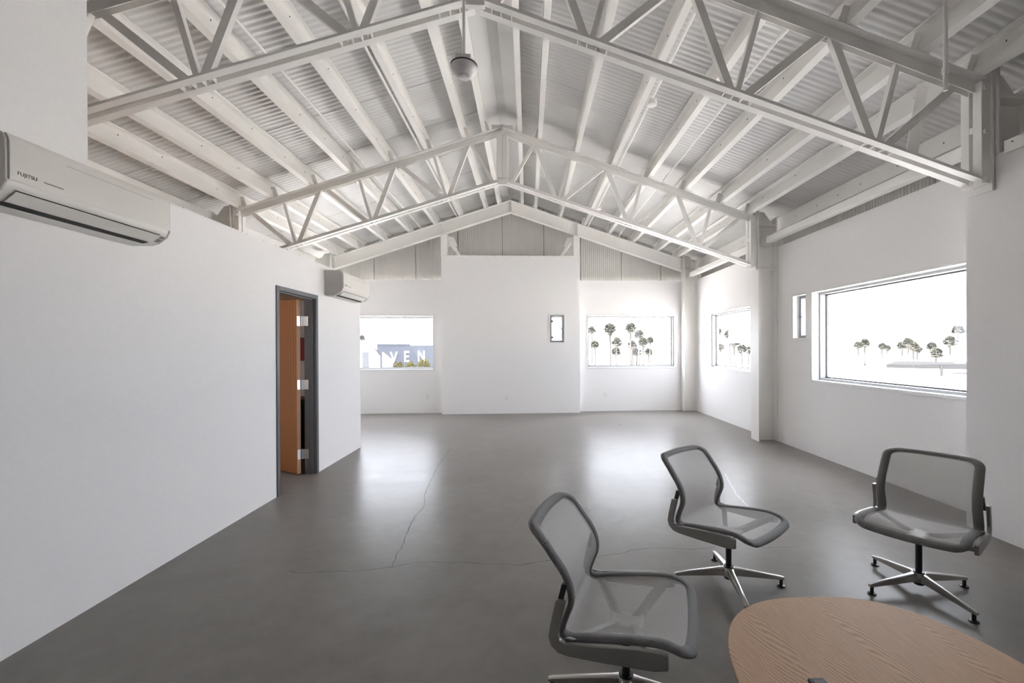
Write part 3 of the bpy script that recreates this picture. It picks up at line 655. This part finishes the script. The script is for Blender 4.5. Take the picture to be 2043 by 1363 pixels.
# ------------------------------------------------------------------ air conditioners
FONT = None
def text_obj(txt, size, ext, m, name, parent, mw, off=0.0):
    cu = bpy.data.curves.new(name, 'FONT'); cu.body = txt; cu.size = size; cu.extrude = ext; cu.offset = off
    t_ = bpy.data.objects.new(name, cu); C.objects.link(t_); me = bpy.data.meshes.new_from_object(t_); bpy.data.objects.remove(t_)
    me.materials.clear(); me.materials.append(m); o = bpy.data.objects.new(name, me); C.objects.link(o); o.parent = parent; o.matrix_local = mw; return o
def make_ac(y0, ln, label, side_dark):
    z0 = 2.17; H_ = 0.315; D = 0.232
    root = empty('air_conditioner', (XL, y0, z0)); tag(root, label, 'air conditioner', 'wall air conditioners')
    prof = [(0.002, 0), (0.115, 0), (0.155, 0.012), (0.205, 0.05), (0.222, 0.085), (0.222, 0.275), (0.205, 0.302), (0.15, 0.314), (0.002, 0.314)]
    obj('body', MB().prism(prof, lambda p, z: (p, 0.012, z), lambda p, z: (p, ln-0.012, z)), PLASTIC, root, smooth=True)
    for a, b in ((0.0, 0.0115), (ln-0.0115, ln)):
        pr = [(p*1.02, z*1.004) for p, z in prof]; obj('end_cap', MB().prism(pr, lambda p, z: (p, a, z), lambda p, z: (p, b, z)), PLASTIC2, root, bevel=0.004)
    fp = [(0.2225, 0.098), (0.231, 0.094), (0.2325, 0.11), (0.2325, 0.262), (0.226, 0.288), (0.215, 0.304), (0.208, 0.3035), (0.2225, 0.277)]
    obj('front_panel', MB().prism(fp, lambda p, z: (p, 0.014, z), lambda p, z: (p, ln-0.014, z)), PLASTIC, root, smooth=True)
    ip = [(0.2255, 0.290), (0.2205, 0.3), (0.2165, 0.3), (0.222, 0.288)]
    obj('intake_slot', MB().prism([(0.2330, 0.250), (0.2318, 0.262), (0.2300, 0.262), (0.2310, 0.250)], lambda p, z: (p, 0.26+z*0, z), lambda p, z: (p, ln-0.14, z)), PLASTIC2, root)
    # outlet flap on the lower chamfer, with a near-black strip painted as the shaded mouth under it
    fl_ = [(0.2175, 0.062), (0.2185, 0.060), (0.168, 0.010), (0.160, 0.008), (0.160, 0.012)]
    fl_ = [(0.2125, 0.0480), (0.2165, 0.0505), (0.1705, 0.0105), (0.1615, 0.0060), (0.1580, 0.0088)]
    obj('louver', MB().prism(fl_, lambda p, z: (p, 0.055, z), lambda p, z: (p, ln-0.075, z)), PLASTIC, root)
    lg = MB().prism([(0.2135, 0.0535), (0.2175, 0.0560), (0.2168, 0.0545), (0.2128, 0.0522)], lambda p, z: (p, 0.05, z), lambda p, z: (p, ln-0.07, z))
    obj('louver_gap', lg, DARK, root)
    obj('outlet_mouth', MB().prism([(0.156, 0.0065), (0.158, 0.0040), (0.122, -0.0035), (0.118, -0.001)], lambda p, z: (p, 0.055, z), lambda p, z: (p, ln-0.085, z)), DARK, root)
    obj('drip_tray', MB().box((0.004, 0.02, -0.006), (0.112, ln-0.02, -0.0005)), PLASTIC, root, bevel=0.004)
    ind = MB()
    for k in range(5):
        for q in range(3):
            p = 0.168+k*0.0082+ (0.004 if k > 2 else 0); z = 0.0215+ (p-0.168)*0.76
            ind.box((p-0.002, ln-0.052+q*0.011, z-0.004), (p+0.003, ln-0.046+q*0.011, z-0.0005))
    obj('indicator', ind, BLACKP, root)['kind'] = 'stuff'
    for txt, size, yy, zz in (('FUJITSU', 0.024, 0.042, 0.125), ('Powerful jet Inverter', 0.0105, 0.155, 0.127)):
        text_obj(txt, size, 0.0003, BLACKP, 'lettering', root, Matrix(((0, 0, 1, 0.2332), (1, 0, 0, yy), (0, 1, 0, zz), (0, 0, 0, 1))))
    return root
make_ac(2.095, 0.915, 'white wall air conditioner high on the tall near part of the partition', False)
make_ac(5.70, 0.93, 'white wall air conditioner above and beyond the open door', True)

# ------------------------------------------------------------------ outlets
def outlet(loc, rz, label):
    root = empty('wall_outlet', loc, rz); tag(root, label, 'outlet', 'wall outlets')
    obj('plate', MB().box((-0.036, -0.006, -0.058), (0.036, -0.0003, 0.058)), OUTLET, root, bevel=0.003)
    for z in (-0.022, 0.022):
        so = obj('socket', MB().prism([(0.016*math.cos(a), 0.014*math.sin(a)+z) for a in [2*math.pi*k/16 for k in range(16)]], lambda a, b: (a, -0.0065, b), lambda a, b: (a, -0.0095, b)), OUTLET, root)
        obj('slot', MB().box((-0.007, -0.0105, z-0.003), (-0.005, -0.0096, z+0.007)).box((0.005, -0.0105, z-0.003), (0.007, -0.0096, z+0.007)), GASKET, so)['kind'] = 'stuff'
outlet((-2.31, YF, 0.375), 0, 'white outlet under the far window half hidden by the partition')
outlet((-0.49, 10.16, 0.355), 0, 'white outlet low on the projecting far wall')
outlet((1.83, YF, 0.385), 0, 'white outlet under the far window with the palms')
outlet((XR, 9.95, 0.375), math.pi/2*-1+math.pi, 'white outlet on the window wall near the far corner column')
outlet((XR, 6.55, 0.40), math.pi/2, 'white outlet on the window wall beside the free-standing column')
outlet((3.645, 3.10, 0.42), math.pi/2, 'white outlet on the near projecting wall behind the chair')

# ------------------------------------------------------------------ chairs
def catmull(P, n=8):
    P = [np.array(p, float) for p in P]; Q = []
    E = [2*P[0]-P[1]]+P+[2*P[-1]-P[-2]]
    for i in range(1, len(E)-2):
        a, b, c, d = E[i-1:i+3]
        for k in range(n):
            t = k/n; Q.append(0.5*((2*b)+(c-a)*t+(2*a-5*b+4*c-d)*t*t+(3*b-a-3*c+d)*t**3))
    Q.append(P[-1]); return np.array(Q)
PROF = catmull([(0.292, 0.385), (0.270, 0.400), (0.235, 0.418), (0.170, 0.436), (0.08, 0.432), (-0.02, 0.418), (-0.12, 0.402), (-0.175, 0.392), (-0.205, 0.402), (-0.206, 0.43), (-0.190, 0.475), (-0.172, 0.525), (-0.176, 0.575), (-0.20, 0.632), (-0.243, 0.69), (-0.280, 0.738), (-0.315, 0.770), (-0.380, 0.797)], 8)
ARC = np.concatenate([[0], np.cumsum(np.linalg.norm(np.diff(PROF, axis=0), axis=1))]); LEN = ARC[-1]
HWID = 0.270
def hw(t): return HWID-0.013*max(0, (t/LEN-0.55)/0.45)
def smooth(x): x = min(max(x, 0), 1); return x*x*(3-2*x)
def shell(t, u):
    q_ = (u/hw(t))**2
    t = t-0.026*q_*smooth((t/LEN-0.72)/0.28)+0.022*q_*smooth((0.16-t/LEN)/0.16)
    t = min(max(t, 0), LEN); s = np.interp(t, ARC, PROF[:, 0]); z = np.interp(t, ARC, PROF[:, 1])
    ds = (np.interp(min(t+0.006, LEN), ARC, PROF[:, 0])-np.interp(max(t-0.006, 0), ARC, PROF[:, 0]))
    dz = (np.interp(min(t+0.006, LEN), ARC, PROF[:, 1])-np.interp(max(t-0.006, 0), ARC, PROF[:, 1]))
    l = math.hypot(ds, dz); n = np.array([dz/l, -ds/l])      # towards the sitter
    w_ = hw(t); q = 1-(u/w_)**2; f_ = min(1, t/0.1, (LEN-t)/0.08)
    dep = 0.012*q*max(f_, 0)
    return np.array([s-n[0]*dep, u, z-n[1]*dep]), np.array([n[0], 0, n[1]])
def loop(inset, N=14):
    RF, RB = max(0.075-inset, 0.012), max(0.090-inset, 0.012); t0, t1 = inset, LEN-inset; pts = []
    def uw(t): return hw(t)-inset
    for (tc, sgt, sgu, a0) in ((t0+RF, -1, 1, 0), (t0+RF, -1, -1, 1), (t1-RB, 1, -1, 2), (t1-RB, 1, 1, 3)):
        R = RF if sgt < 0 else RB
        for k in range(N+1):
            a = math.pi/2*k/N
            if a0 in (0, 2): ct, cu = math.sin(a), math.cos(a)
            else: ct, cu = math.cos(a), math.sin(a)
            t = tc+sgt*R*ct; pts.append((t, sgu*(uw(t)-R+R*cu)))
    # densify
    out = []
    for i in range(len(pts)):
        a, b = np.array(pts[i]), np.array(pts[(i+1) % len(pts)]); n = max(1, int(np.linalg.norm(b-a)/0.02))
        for k in range(n): out.append(tuple(a+(b-a)*k/n))
    return out
def set_uv(o, uvs):
    uv = o.data.uv_layers.new(name='UVMap'); 
    for l in o.data.loops: uv.data[l.index].uv = uvs[l.vertex_index]
def make_chair():
    root = empty('lounge_chair')
    # mesh panel
    NU, NT = 17, 70; vs = []; fs = []; uvs = []; ins = 0.022
    for i in range(NT):
        t = ins+(LEN-2*ins)*i/(NT-1)
        e = min(t-ins, LEN-ins-t); Rr = 0.053 if t < LEN/2 else 0.068; cut = 0 if e > Rr else Rr-math.sqrt(max(Rr*Rr-(Rr-e)**2, 0))
        for j in range(NU):
            u = (hw(t)-ins-cut)*(2*j/(NU-1)-1); p, n = shell(t, u); vs.append(p+n*0.006); uvs.append((u, t))
    for i in range(NT-1):
        for j in range(NU-1): fs.append((i*NU+j, i*NU+j+1, (i+1)*NU+j+1, (i+1)*NU+j))
    o = obj('mesh_panel', MB().add(vs, fs), WEAVE, root, recalc=False); set_uv(o, uvs)
    o.data.polygons.foreach_set('use_smooth', [True]*len(o.data.polygons))
    # padded border: flat rounded band round the whole shell
    A, B = loop(0.0), None
    mid = 0.024; L = loop(mid); K = 12; vs = []; uvs = []; n_ = len(L)
    P3 = []
    for t, u in L: P3.append(shell(t, u))
    acc = 0
    for i in range(n_):
        p, nrm = P3[i]; d = P3[(i+1) % n_][0]-P3[i-1][0]; d /= np.linalg.norm(d); side = np.cross(d, nrm); side /= np.linalg.norm(side)
        acc += np.linalg.norm(P3[(i+1) % n_][0]-p)
        for k in range(K):
            a = 2*math.pi*k/K; vs.append(p+side*0.0255*math.cos(a)+nrm*0.0125*math.sin(a)); uvs.append((acc, 0.018*a))
    fs = []
    for i in range(n_):
        for k in range(K): fs.append((i*K+k, ((i+1) % n_)*K+k, ((i+1) % n_)*K+(k+1) % K, i*K+(k+1) % K))
    o = obj('mesh_border', MB().add(vs, fs), WEAVEB, root); set_uv(o, uvs); o.data.polygons.foreach_set('use_smooth', [True]*len(o.data.polygons))
    # side rails
    R1 = [(0.188, 0.372), (0.14, 0.360), (-0.05, 0.352), (-0.175, 0.350), (-0.215, 0.356), (-0.242, 0.378), (-0.252, 0.41), (-0.246, 0.45), (-0.222, 0.552), (-0.183, 0.552), (-0.206, 0.46), (-0.214, 0.425), (-0.208, 0.403), (-0.185, 0.394), (-0.05, 0.412), (0.08, 0.428), (0.16, 0.430), (0.188, 0.424)]
    for s in (-1, 1):
        y0, y1 = s*0.274, s*0.294
        obj('side_rail', MB().prism(R1, lambda a, z: (a, y0, z), lambda a, z: (a, y1, z)), RAILM, root, bevel=0.004)
    for s in (-1, 1): obj('back_bracket', MB().bar((-0.215, s*0.262, 0.52), (-0.195, s*0.258, 0.60), 0.020, 0.018, (0, 1, 0)), BLACKP, root)
    # spider under the seat
    for sx, ss in ((1, 0.145), (-1, -0.175)):
        for s in (-1, 1): obj('seat_support', MB().loft([[(0.035*sx+q[0]*0.8, s*0.03, 0.335+q[1]*1.4) for q in ((-0.02, -0.014), (0.02, -0.014), (0.02, 0.014), (-0.02, 0.014))],
                                   [(ss+q[0], s*0.272, 0.392+q[1]) for q in ((-0.02, -0.012), (0.02, -0.012), (0.02, 0.012), (-0.02, 0.012))]]), RAILM, root, bevel=0.004)
    hb = MB().loft([[(x*k, y*k, z) for x, y in ((0.075, 0.05), (-0.075, 0.05), (-0.075, -0.05), (0.075, -0.05))] for k, z in ((0.5, 0.300), (0.9, 0.325), (1.0, 0.352))])
    obj('hub_housing', hb, CASTALU, root, bevel=0.008)
    obj('column', MB().lathe([(0.0175, 0.085), (0.030, 0.112), (0.030, 0.120), (0.0175, 0.1205), (0.0175, 0.305)], n=20), BLACKP, root, smooth=True)
    obj('column_foot', MB().lathe([(0.026, 0.040), (0.028, 0.044), (0.028, 0.062)], n=20), BLACKP, root, smooth=True)
    return root
def make_base(parent, rz):
    b = empty('star_base'); b.parent = parent; b.rotation_euler = (0, 0, rz)
    obj('base_hub', MB().lathe([(0.034, 0.058), (0.038, 0.064), (0.038, 0.105), (0.033, 0.114)], n=24), CASTALU, b, smooth=True)
    me = None
    for k in range(4):
        a = k*math.pi/2; ca_, sa_ = math.cos(a), math.sin(a)
        def R(x, y, z): return (x*ca_-y*sa_, x*sa_+y*ca_, z)
        rings = []
        for x, wt, wb, zb, zt in ((0.022, 0.022, 0.020, 0.060, 0.113), (0.06, 0.016, 0.013, 0.060, 0.108), (0.20, 0.013, 0.011, 0.052, 0.086), (0.315, 0.012, 0.010, 0.046, 0.066), (0.335, 0.010, 0.008, 0.046, 0.060)):
            rings.append([R(x, -wb, zb), R(x, wb, zb), R(x, wt, zt-0.004), R(x, wt*0.6, zt), R(x, -wt*0.6, zt), R(x, -wt, zt-0.004)])
        obj('base_arm', MB().loft(rings), CASTALU, b, smooth=True)
        obj('glide', MB().lathe([(0.021, 0.0), (0.024, 0.003), (0.022, 0.008), (0.010, 0.012), (0.010, 0.047)], (0.318*ca_, 0.318*sa_, 0), 16), BLACKP, b, smooth=True)
    return b
ch = make_chair()
CH = [((0.41, 1.855), -20.5, -14, 'grey mesh lounge chair nearest the camera, beside the oak table'),
      ((1.262, 2.738), -52.0, -8, 'grey mesh lounge chair in the middle, its base half behind the oak table'),
      ((2.392, 2.60), -144.5, 4, 'grey mesh lounge chair facing the camera, back to the window wall')]
for i, ((x, y), deg, star, label) in enumerate(CH):
    c = ch if i == 0 else copy_tree(ch)
    c.location = (x, y, 0); c.rotation_euler = (0, 0, math.radians(deg)); tag(c, label, 'chair', 'mesh lounge chairs')
    c['star'] = star-deg
for o in [o for o in C.objects if o.name.startswith('lounge_chair')]:
    make_base(o, math.radians(o['star'])); del o['star']

# ------------------------------------------------------------------ table
tc_, ta, tb, te, tz = (1.17, 1.13), 0.515, 0.725, 2.7, 0.42
def sup(k, N, ins):
    a = 2*math.pi*k/N; c, s = math.cos(a), math.sin(a)
    x = math.copysign(abs(c)**(2/te), c)*(ta-ins); y = math.copysign(abs(s)**(2/te), s)*(tb-ins)
    return x+0.02*(y/tb), y
tab = empty('coffee_table', (tc_[0], tc_[1], 0)); tag(tab, 'low oak coffee table with a rounded top beside the chairs', 'table')
N = 96
obj('tabletop', MB().loft([[(*sup(k, N, i), z) for k in range(N)] for i, z in ((0.035, tz-0.036), (0.012, tz-0.022), (0.0, tz-0.008), (0.0, tz-0.003), (0.003, tz))]), OAK, tab)
obj('edge_band', MB().loft([[(*sup(k, N, i), z) for k in range(N)] for i, z in ((0.0345, tz-0.0365), (0.0115, tz-0.0225), (-0.0006, tz-0.008), (-0.0006, tz-0.0035))], caps=False), OAKEDGE, tab)
for x, y in ((0.22, 0.36), (-0.22, 0.36), (0.22, -0.36), (-0.22, -0.36)):
    obj('leg', MB().tube([(x*1.25, y*1.2, 0), (x, y, tz-0.036)], [0.014, 0.024], 14), OAKEDGE, tab, smooth=True)
pb = obj('power_box', MB().box((0.895, 1.24, tz), (0.948, 1.383, tz+0.012)), BLACKP, bevel=0.003); tag(pb, 'flat black box lying on the oak table top', 'box')
obj('socket_panel', MB().box((0.905, 1.255, tz+0.012), (0.938, 1.37, tz+0.0135)), GASKET, pb)

# ------------------------------------------------------------------ in the office
def ypos(u, v, y): d = ray(u, v); return Vector((0, 0, EYE))+d*(y/d.y)
a, b = ypos(598, 676, 6.74), ypos(612, 718, 6.74)
rp = obj('wall_picture', MB().box((a.x-0.30, 6.735, b.z), (b.x+0.10, 6.752, a.z)), RED, bevel=0.003); tag(rp, 'red panel on the office wall, seen through the door gap', 'picture')
DRED = mat('dark_red', (0.18, 0.01, 0.01), 0.5)
for z_ in (a.z, b.z-0.014): obj('picture_frame', MB().box((a.x-0.31, 6.730, z_), (b.x+0.11, 6.753, z_+0.014)), DRED, rp)
cb = empty('office_cabinet', (-3.45, 6.40, 0)); tag(cb, 'black cabinet on the office floor, seen through the door gap', 'cabinet')
obj('body', MB().box((-0.38, -0.2, 0.02), (0.38, 0.3, 0.80)), BLACKP, cb, bevel=0.006)
for y in (-0.19, 0.19):
    d_ = obj('cabinet_door', MB().box((y-0.18, -0.218, 0.05), (y+0.18, -0.201, 0.78)), BLACKP, cb, bevel=0.003)
    obj('handle', MB().box((y-0.02, -0.232, 0.5), (y+0.02, -0.219, 0.51)), STAINLESS, d_)

# ------------------------------------------------------------------ outside
GZ = -4.6
g = MB(); g.loft([[(450*math.cos(2*math.pi*k/64), 450*math.sin(2*math.pi*k/64), z) for k in range(64)] for z in (GZ-1, GZ)]); struct(obj('ground', g, GROUND))
# lower storey under the room
struct(obj('wall_storey_below', MB().box((-4.9, YB, GZ), (4.15, 10.6, -0.26)), BRIGHTBLDG))

def bldg(name, u0, u1, vt, d, dep, m, label, cat='building'):
    A = far_at(u0, vt, d); q0 = ray((u0+u1)/2, vt); q0 = Vector((q0.x, q0.y, 0)).normalized(); e = Vector((q0.y, -q0.x, 0))
    q1 = ray(u1, vt); t_ = (A.x*e.y-A.y*e.x)/(q1.x*e.y-q1.y*e.x); B = Vector((q1.x*t_, q1.y*t_, A.z)); e = (B-A); e.z = 0; L = e.length; e.normalize(); n = Vector((-e.y, e.x, 0))
    if n.dot(fw) < 0: n = -n
    root = empty(name, (A.x, A.y, GZ), math.atan2(e.y, e.x)); tag(root, label, cat, None, 'thing')
    return root, L, A.z-GZ
b1, L, Hh = bldg('lettered_building', 752, 900, 686, 30, 8, DARKBLDG, 'dark slate building with white letters seen through the window by the door')
obj('wall', MB().box((0, 0, 0), (L, 8, Hh-0.10)), DARKBLDG, b1); obj('parapet', MB().box((0, -0.05, Hh-0.10), (L*0.42, 8, Hh)), DARKBLDG, b1)
k = 30/F
for chx, u in (('V', 778.5), ('E', 805), ('N', 833)):
    p = b1.matrix_world
    vb = {'V': 723.5, 'E': 721.5, 'N': 720.5}[chx]; zz = far_at(u, vb, 30).z-GZ
    q1 = ray(u, 700); e = Vector((math.cos(b1.rotation_euler.z), math.sin(b1.rotation_euler.z), 0)); A = b1.location; t_ = (A.x*e.y-A.y*e.x)/(q1.x*e.y-q1.y*e.x); ww = (Vector((q1.x*t_, q1.y*t_, 0))-Vector((A.x, A.y, 0))).length; zz = EYE+ray(u, vb).z*t_-GZ
    text_obj(chx, 24*k*1.28, 0.04, LETTER, 'letter', b1, Matrix((({'V': 0.72, 'E': 0.72, 'N': 0.62}[chx], 0, 0, ww), (0, 0, -1, -0.05), (0, 1, 0, zz), (0, 0, 0, 1))), 0.012)
b2, L, Hh = bldg('white_building', 700, 740, 690, 25, 3, BRIGHTBLDG, 'white stucco building beside the dark lettered one')
obj('wall', MB().box((0, 0, 0), (L, 3, Hh-0.3)), BRIGHTBLDG, b2); obj('parapet', MB().box((-0.05, -0.06, Hh-0.3), (L+0.05, 3, Hh)), BRIGHTBLDG, b2)
obj('dark_bay', MB().box((L*0.56, -0.09, 1.0), (L*0.9, -0.061, Hh-0.36)), mat('bay_paint', (0.05, 0.052, 0.057), 0.7, spec=0.0), b2)
b3, L, Hh = bldg('gabled_shed', 744, 758, 697, 25, 2, BRIGHTBLDG, 'small pale shed with a pitched roof before the lettered building')
gp = [(0, 0), (L, 0), (L, Hh-0.35), (L*0.35, Hh), (0, Hh-0.2)]
obj('wall', MB().prism(gp, lambda x_, z_: (x_, 0, z_), lambda x_, z_: (x_, 2, z_)), BRIGHTBLDG, b3); obj('roof', MB().bar((L*0.3, 1.0, Hh+0.04), (L*1.08, 1.0, Hh-0.36), 0.06, 2.2, (0, 1, 0)), mat('shed_roof', (0.02, 0.02, 0.022), 0.7, spec=0.0), b3)
b4, L, Hh = bldg('pitched_house', 763, 783, 704, 24, 4, BRIGHTBLDG, 'white gable end standing below the white letters')
gp = [(0, 0), (L, 0), (L, Hh-0.46), (0, Hh)]
obj('wall', MB().prism(gp, lambda x_, z_: (x_, 0, z_), lambda x_, z_: (x_, 4, z_)), BRIGHTBLDG, b4)
# shrubs: leafy clumps
def shrub_mesh(seed, n, lf_):
    rnd = random.Random(seed); mb = MB()
    for i in range(n):
        v = Vector((rnd.gauss(0, 1), rnd.gauss(0, 1), rnd.gauss(0, 1))).normalized()*rnd.uniform(0.5, 1.0); v.z = abs(v.z)
        a = Vector((rnd.uniform(-1, 1), rnd.uniform(-1, 1), rnd.uniform(-0.3, 1))).normalized()*lf_; b = a.cross(Vector((rnd.uniform(-1, 1), rnd.uniform(-1, 1), 1))).normalized()*lf_*0.3
        mb.add([v, v+a*0.5+b, v+a, v+a*0.5-b], [(0, 1, 2, 3)])
    return mb
first = None
for i, (u, v, rad) in enumerate(((795, 719, 0.30), (819, 718, 0.31), (846, 713, 0.34))):
    p = far_at(u, 742, 23); zt_ = far_at(u, v, 23).z; h = zt_-GZ
    if first is None:
        first = empty('small_tree'); obj('foliage', shrub_mesh(4, 420, 0.25), SHRUB, first, recalc=False); obj('trunk', MB().tube([(0, 0, -16), (0, 0, 0.5)], [0.16, 0.09], 6), PALMTRUNK, first); sh = first
    else: sh = copy_tree(first)
    sh.location = (p.x, p.y, zt_-rad*1.6); sh.scale = (rad, rad, rad*1.4); sh.rotation_euler = (0, 0, i*1.3)
    for c_ in sh.children:
        if c_.name.startswith('trunk'): c_.scale = (1, 1, (zt_-rad*1.6-GZ)/(rad*1.4)/16)
    tag(sh, 'small yellow green tree in front of the lettered building, under the letter %s' % 'VEN'[i], 'tree', 'small trees under the letters')

# palms
def palm_parts(seed):
    rnd = random.Random(seed); cr = MB(); sk = MB()
    for i in range(70):
        el = math.radians(rnd.uniform(-35, 80)); az = rnd.uniform(0, 2*math.pi); L1 = rnd.uniform(0.9, 1.35)
        d = Vector((math.cos(az)*math.cos(el), math.sin(az)*math.cos(el), math.sin(el)))
        tip = d*L1*0.8; u = d.cross(Vector((0, 0, 1))).normalized(); v = u.cross(d)
        cr.bar((0, 0, 0), tip, 0.03, 0.02, u)
        for q in range(9):
            a = math.radians(-100+25*q); f_ = (d*math.cos(a)+u*math.sin(a))*rnd.uniform(0.55, 0.75); dr_ = Vector((0, 0, -0.16*abs(math.sin(a))-0.10))
            s_ = (u*math.cos(a)-d*math.sin(a))*0.17
            cr.add([tip, tip+f_*0.55+s_, tip+f_+dr_, tip+f_*0.55-s_], [(0, 1, 2, 3)])
    for i in range(60):
        az = rnd.uniform(0, 2*math.pi); z0 = rnd.uniform(-0.9, -0.05); r = 0.42+0.42*(1+z0)*rnd.uniform(0.7, 1)
        c, s_ = math.cos(az), math.sin(az)
        sk.add([(0.12*c, 0.12*s_, z0+0.5), (r*c-0.12*s_, r*s_+0.12*c, z0), (r*0.9*c, r*0.9*s_, z0-0.7), (r*c+0.12*s_, r*s_-0.12*c, z0)], [(0, 1, 2, 3)])
    return cr, sk
protos = []
for sd in (1, 2, 3):
    root = empty('fan_palm'); cr, sk = palm_parts(sd)
    obj('trunk', MB().tube([(0, 0, -14), (0.05, 0, -7), (0, 0, 0)], [0.27, 0.21, 0.20], 8), PALMTRUNK, root, smooth=True)
    obj('crown', cr, PALMLEAF, root, recalc=False); obj('skirt', sk, PALMDEAD, root, recalc=False)
    protos.append(root)
PALMS = [  # pixel of the crown's heart, crown width in pixels, window group
 (1712, 690, 22, 'a'), (1725, 685, 24, 'a'), (1760, 692, 20, 'b'), (1770, 695, 18, 'b'), (1800, 690, 24, 'c'), (1812, 684, 26, 'c'), (1822, 692, 25, 'c'), (1830, 698, 22, 'c'),
 (1859, 692, 24, 'd'), (1868, 706, 30, 'd'), (1896, 682, 30, 'e'), (1911, 660, 28, 'e'),
 (1181, 660, 22, 'f'), (1187, 688, 22, 'f'), (1217, 658, 32, 'g'), (1230, 684, 28, 'g'), (1229, 702, 24, 'g'), (1258, 656, 30, 'h'), (1262, 690, 26, 'h'), (1275, 668, 26, 'h'), (1283, 684, 28, 'h'), (1270, 704, 24, 'h'), (1294, 703, 22, 'h'), (1297, 680, 20, 'h'),
 (1432, 662, 22, 'i'), (1456, 668, 28, 'i'), (1465, 684, 28, 'j'), (1480, 698, 26, 'j'), (1493, 700, 22, 'j'), (1438, 694, 20, 'i'),
 (722, 675, 16, 'k')]
WHERE = {'a': 'thin pair in the big window', 'b': 'small pair in the big window', 'c': 'dense clump in the big window',
 'd': 'pair behind the roof pole', 'e': 'beside the projecting wall in the big window', 'f': 'at the edge of the far palm window', 'g': 'tall trio in the far palm window',
 'h': 'thicket in the far palm window', 'i': 'near the corner in the middle window', 'j': 'next to the column in the middle window', 'k': 'small, above the white building by the lettered one'}
used = set()
for i, (u, v, wpx, g_) in enumerate(PALMS):
    dd = F*3.4/wpx*(1+0.055*((i*2) % 5))*(1.12 if i == 18 else 1); p = far_at(u, v, dd); q = i % 3
    o = protos[q] if q not in used else copy_tree(protos[q]); used.add(q)
    o.location = p; o.rotation_euler = (0, 0, i*0.9)
    sc_ = 1.0*dd*wpx/(F*3.4); hgt = p.z-GZ; o.scale = (sc_, sc_, sc_)
    for c_ in o.children:
        if c_.name.startswith('trunk'): c_.scale = (1, 1, hgt/14/sc_)
    mates = sorted([q_ for q_ in PALMS if q_[3] == g_], key=lambda q_: q_[0]); kk = [q_[:2] for q_ in mates].index((u, v))
    wd_ = '' if len(mates) == 1 else ', '+['first', 'second', 'third', 'fourth', 'fifth', 'sixth', 'seventh'][kk]+' crown from its left'
    tag(o, 'fan palm outside, %s%s' % (WHERE[g_], wd_), 'palm', 'palms outside')
# flat roofs seen through the big window
b5, L, Hh = bldg('flat_roof_building', 1770, 1990, 727, 70, 20, BRIGHTBLDG, 'long low white building with a flat roof outside the big window')
obj('wall', MB().box((0, 0, 0), (L, 20, Hh-0.55)), BRIGHTBLDG, b5); obj('parapet', MB().box((-0.1, -0.25, Hh-0.5), (L, 20, Hh)), mat('parapet_grey', (0.022, 0.022, 0.023), 0.7, spec=0.0), b5)
wn = None
for kx in (0.17, 0.20, 0.25, 0.30, 0.48, 0.66, 0.72, 0.85):
    if wn is None: wn = obj('small_window', MB().box((-0.5, -0.06, 0), (0.5, 0.02, 0.9)), GREYBLDG, b5); q = wn
    else: q = wn.copy(); C.objects.link(q); q.parent = b5
    q.location = (L*kx, 0, Hh-1.9)
for i, (u0, u1, v_, d) in enumerate(((1775, 1880, 741, 45), (1790, 1960, 749, 36), (1830, 1990, 757, 30))):
    b6, L, Hh = bldg('sheet_roof', u0, u1, v_, d, 5, BRIGHTBLDG, ['pale sheet roof just below the flat white building', 'pale sheet roof below the roof pole', 'pale sheet roof nearest the big window sill'][i], 'roof')
    obj('roof_sheet', MB().prism([(0, Hh-0.1), (L, Hh-0.1), (L, Hh), (0, Hh)], lambda x_, z_: (x_, 0, z_-0.3), lambda x_, z_: (x_, 5, z_)), BRIGHTBLDG, b6)
    obj('roof_wall', MB().box((0.2, 0.3, 0), (L-0.2, 4.8, Hh-0.45)), BRIGHTBLDG, b6)
    rb = MB()
    for k_ in range(int(L/1.1)): rb.bar((k_*1.1+0.3, -0.02, Hh-0.32), (k_*1.1+0.3, 5.0, Hh+0.01), 0.07, 0.07, (1, 0, 0))
    obj('roof_rib', rb, GREYBLDG, b6)
pl_ = far_at(1878, 727, 34); ut = obj('roof_pole', MB().tube([(pl_.x, pl_.y, GZ), (pl_.x, pl_.y, pl_.z)], 0.10, 8), GREYBLDG); tag(ut, 'grey pole standing among the pale roofs outside the big window', 'pole')
obj('cross_arm', MB().bar((pl_.x-2.2, pl_.y, pl_.z-0.05), (pl_.x+2.2, pl_.y, pl_.z-0.05), 0.10, 0.10, (0, 0, 1)), GREYBLDG, ut)
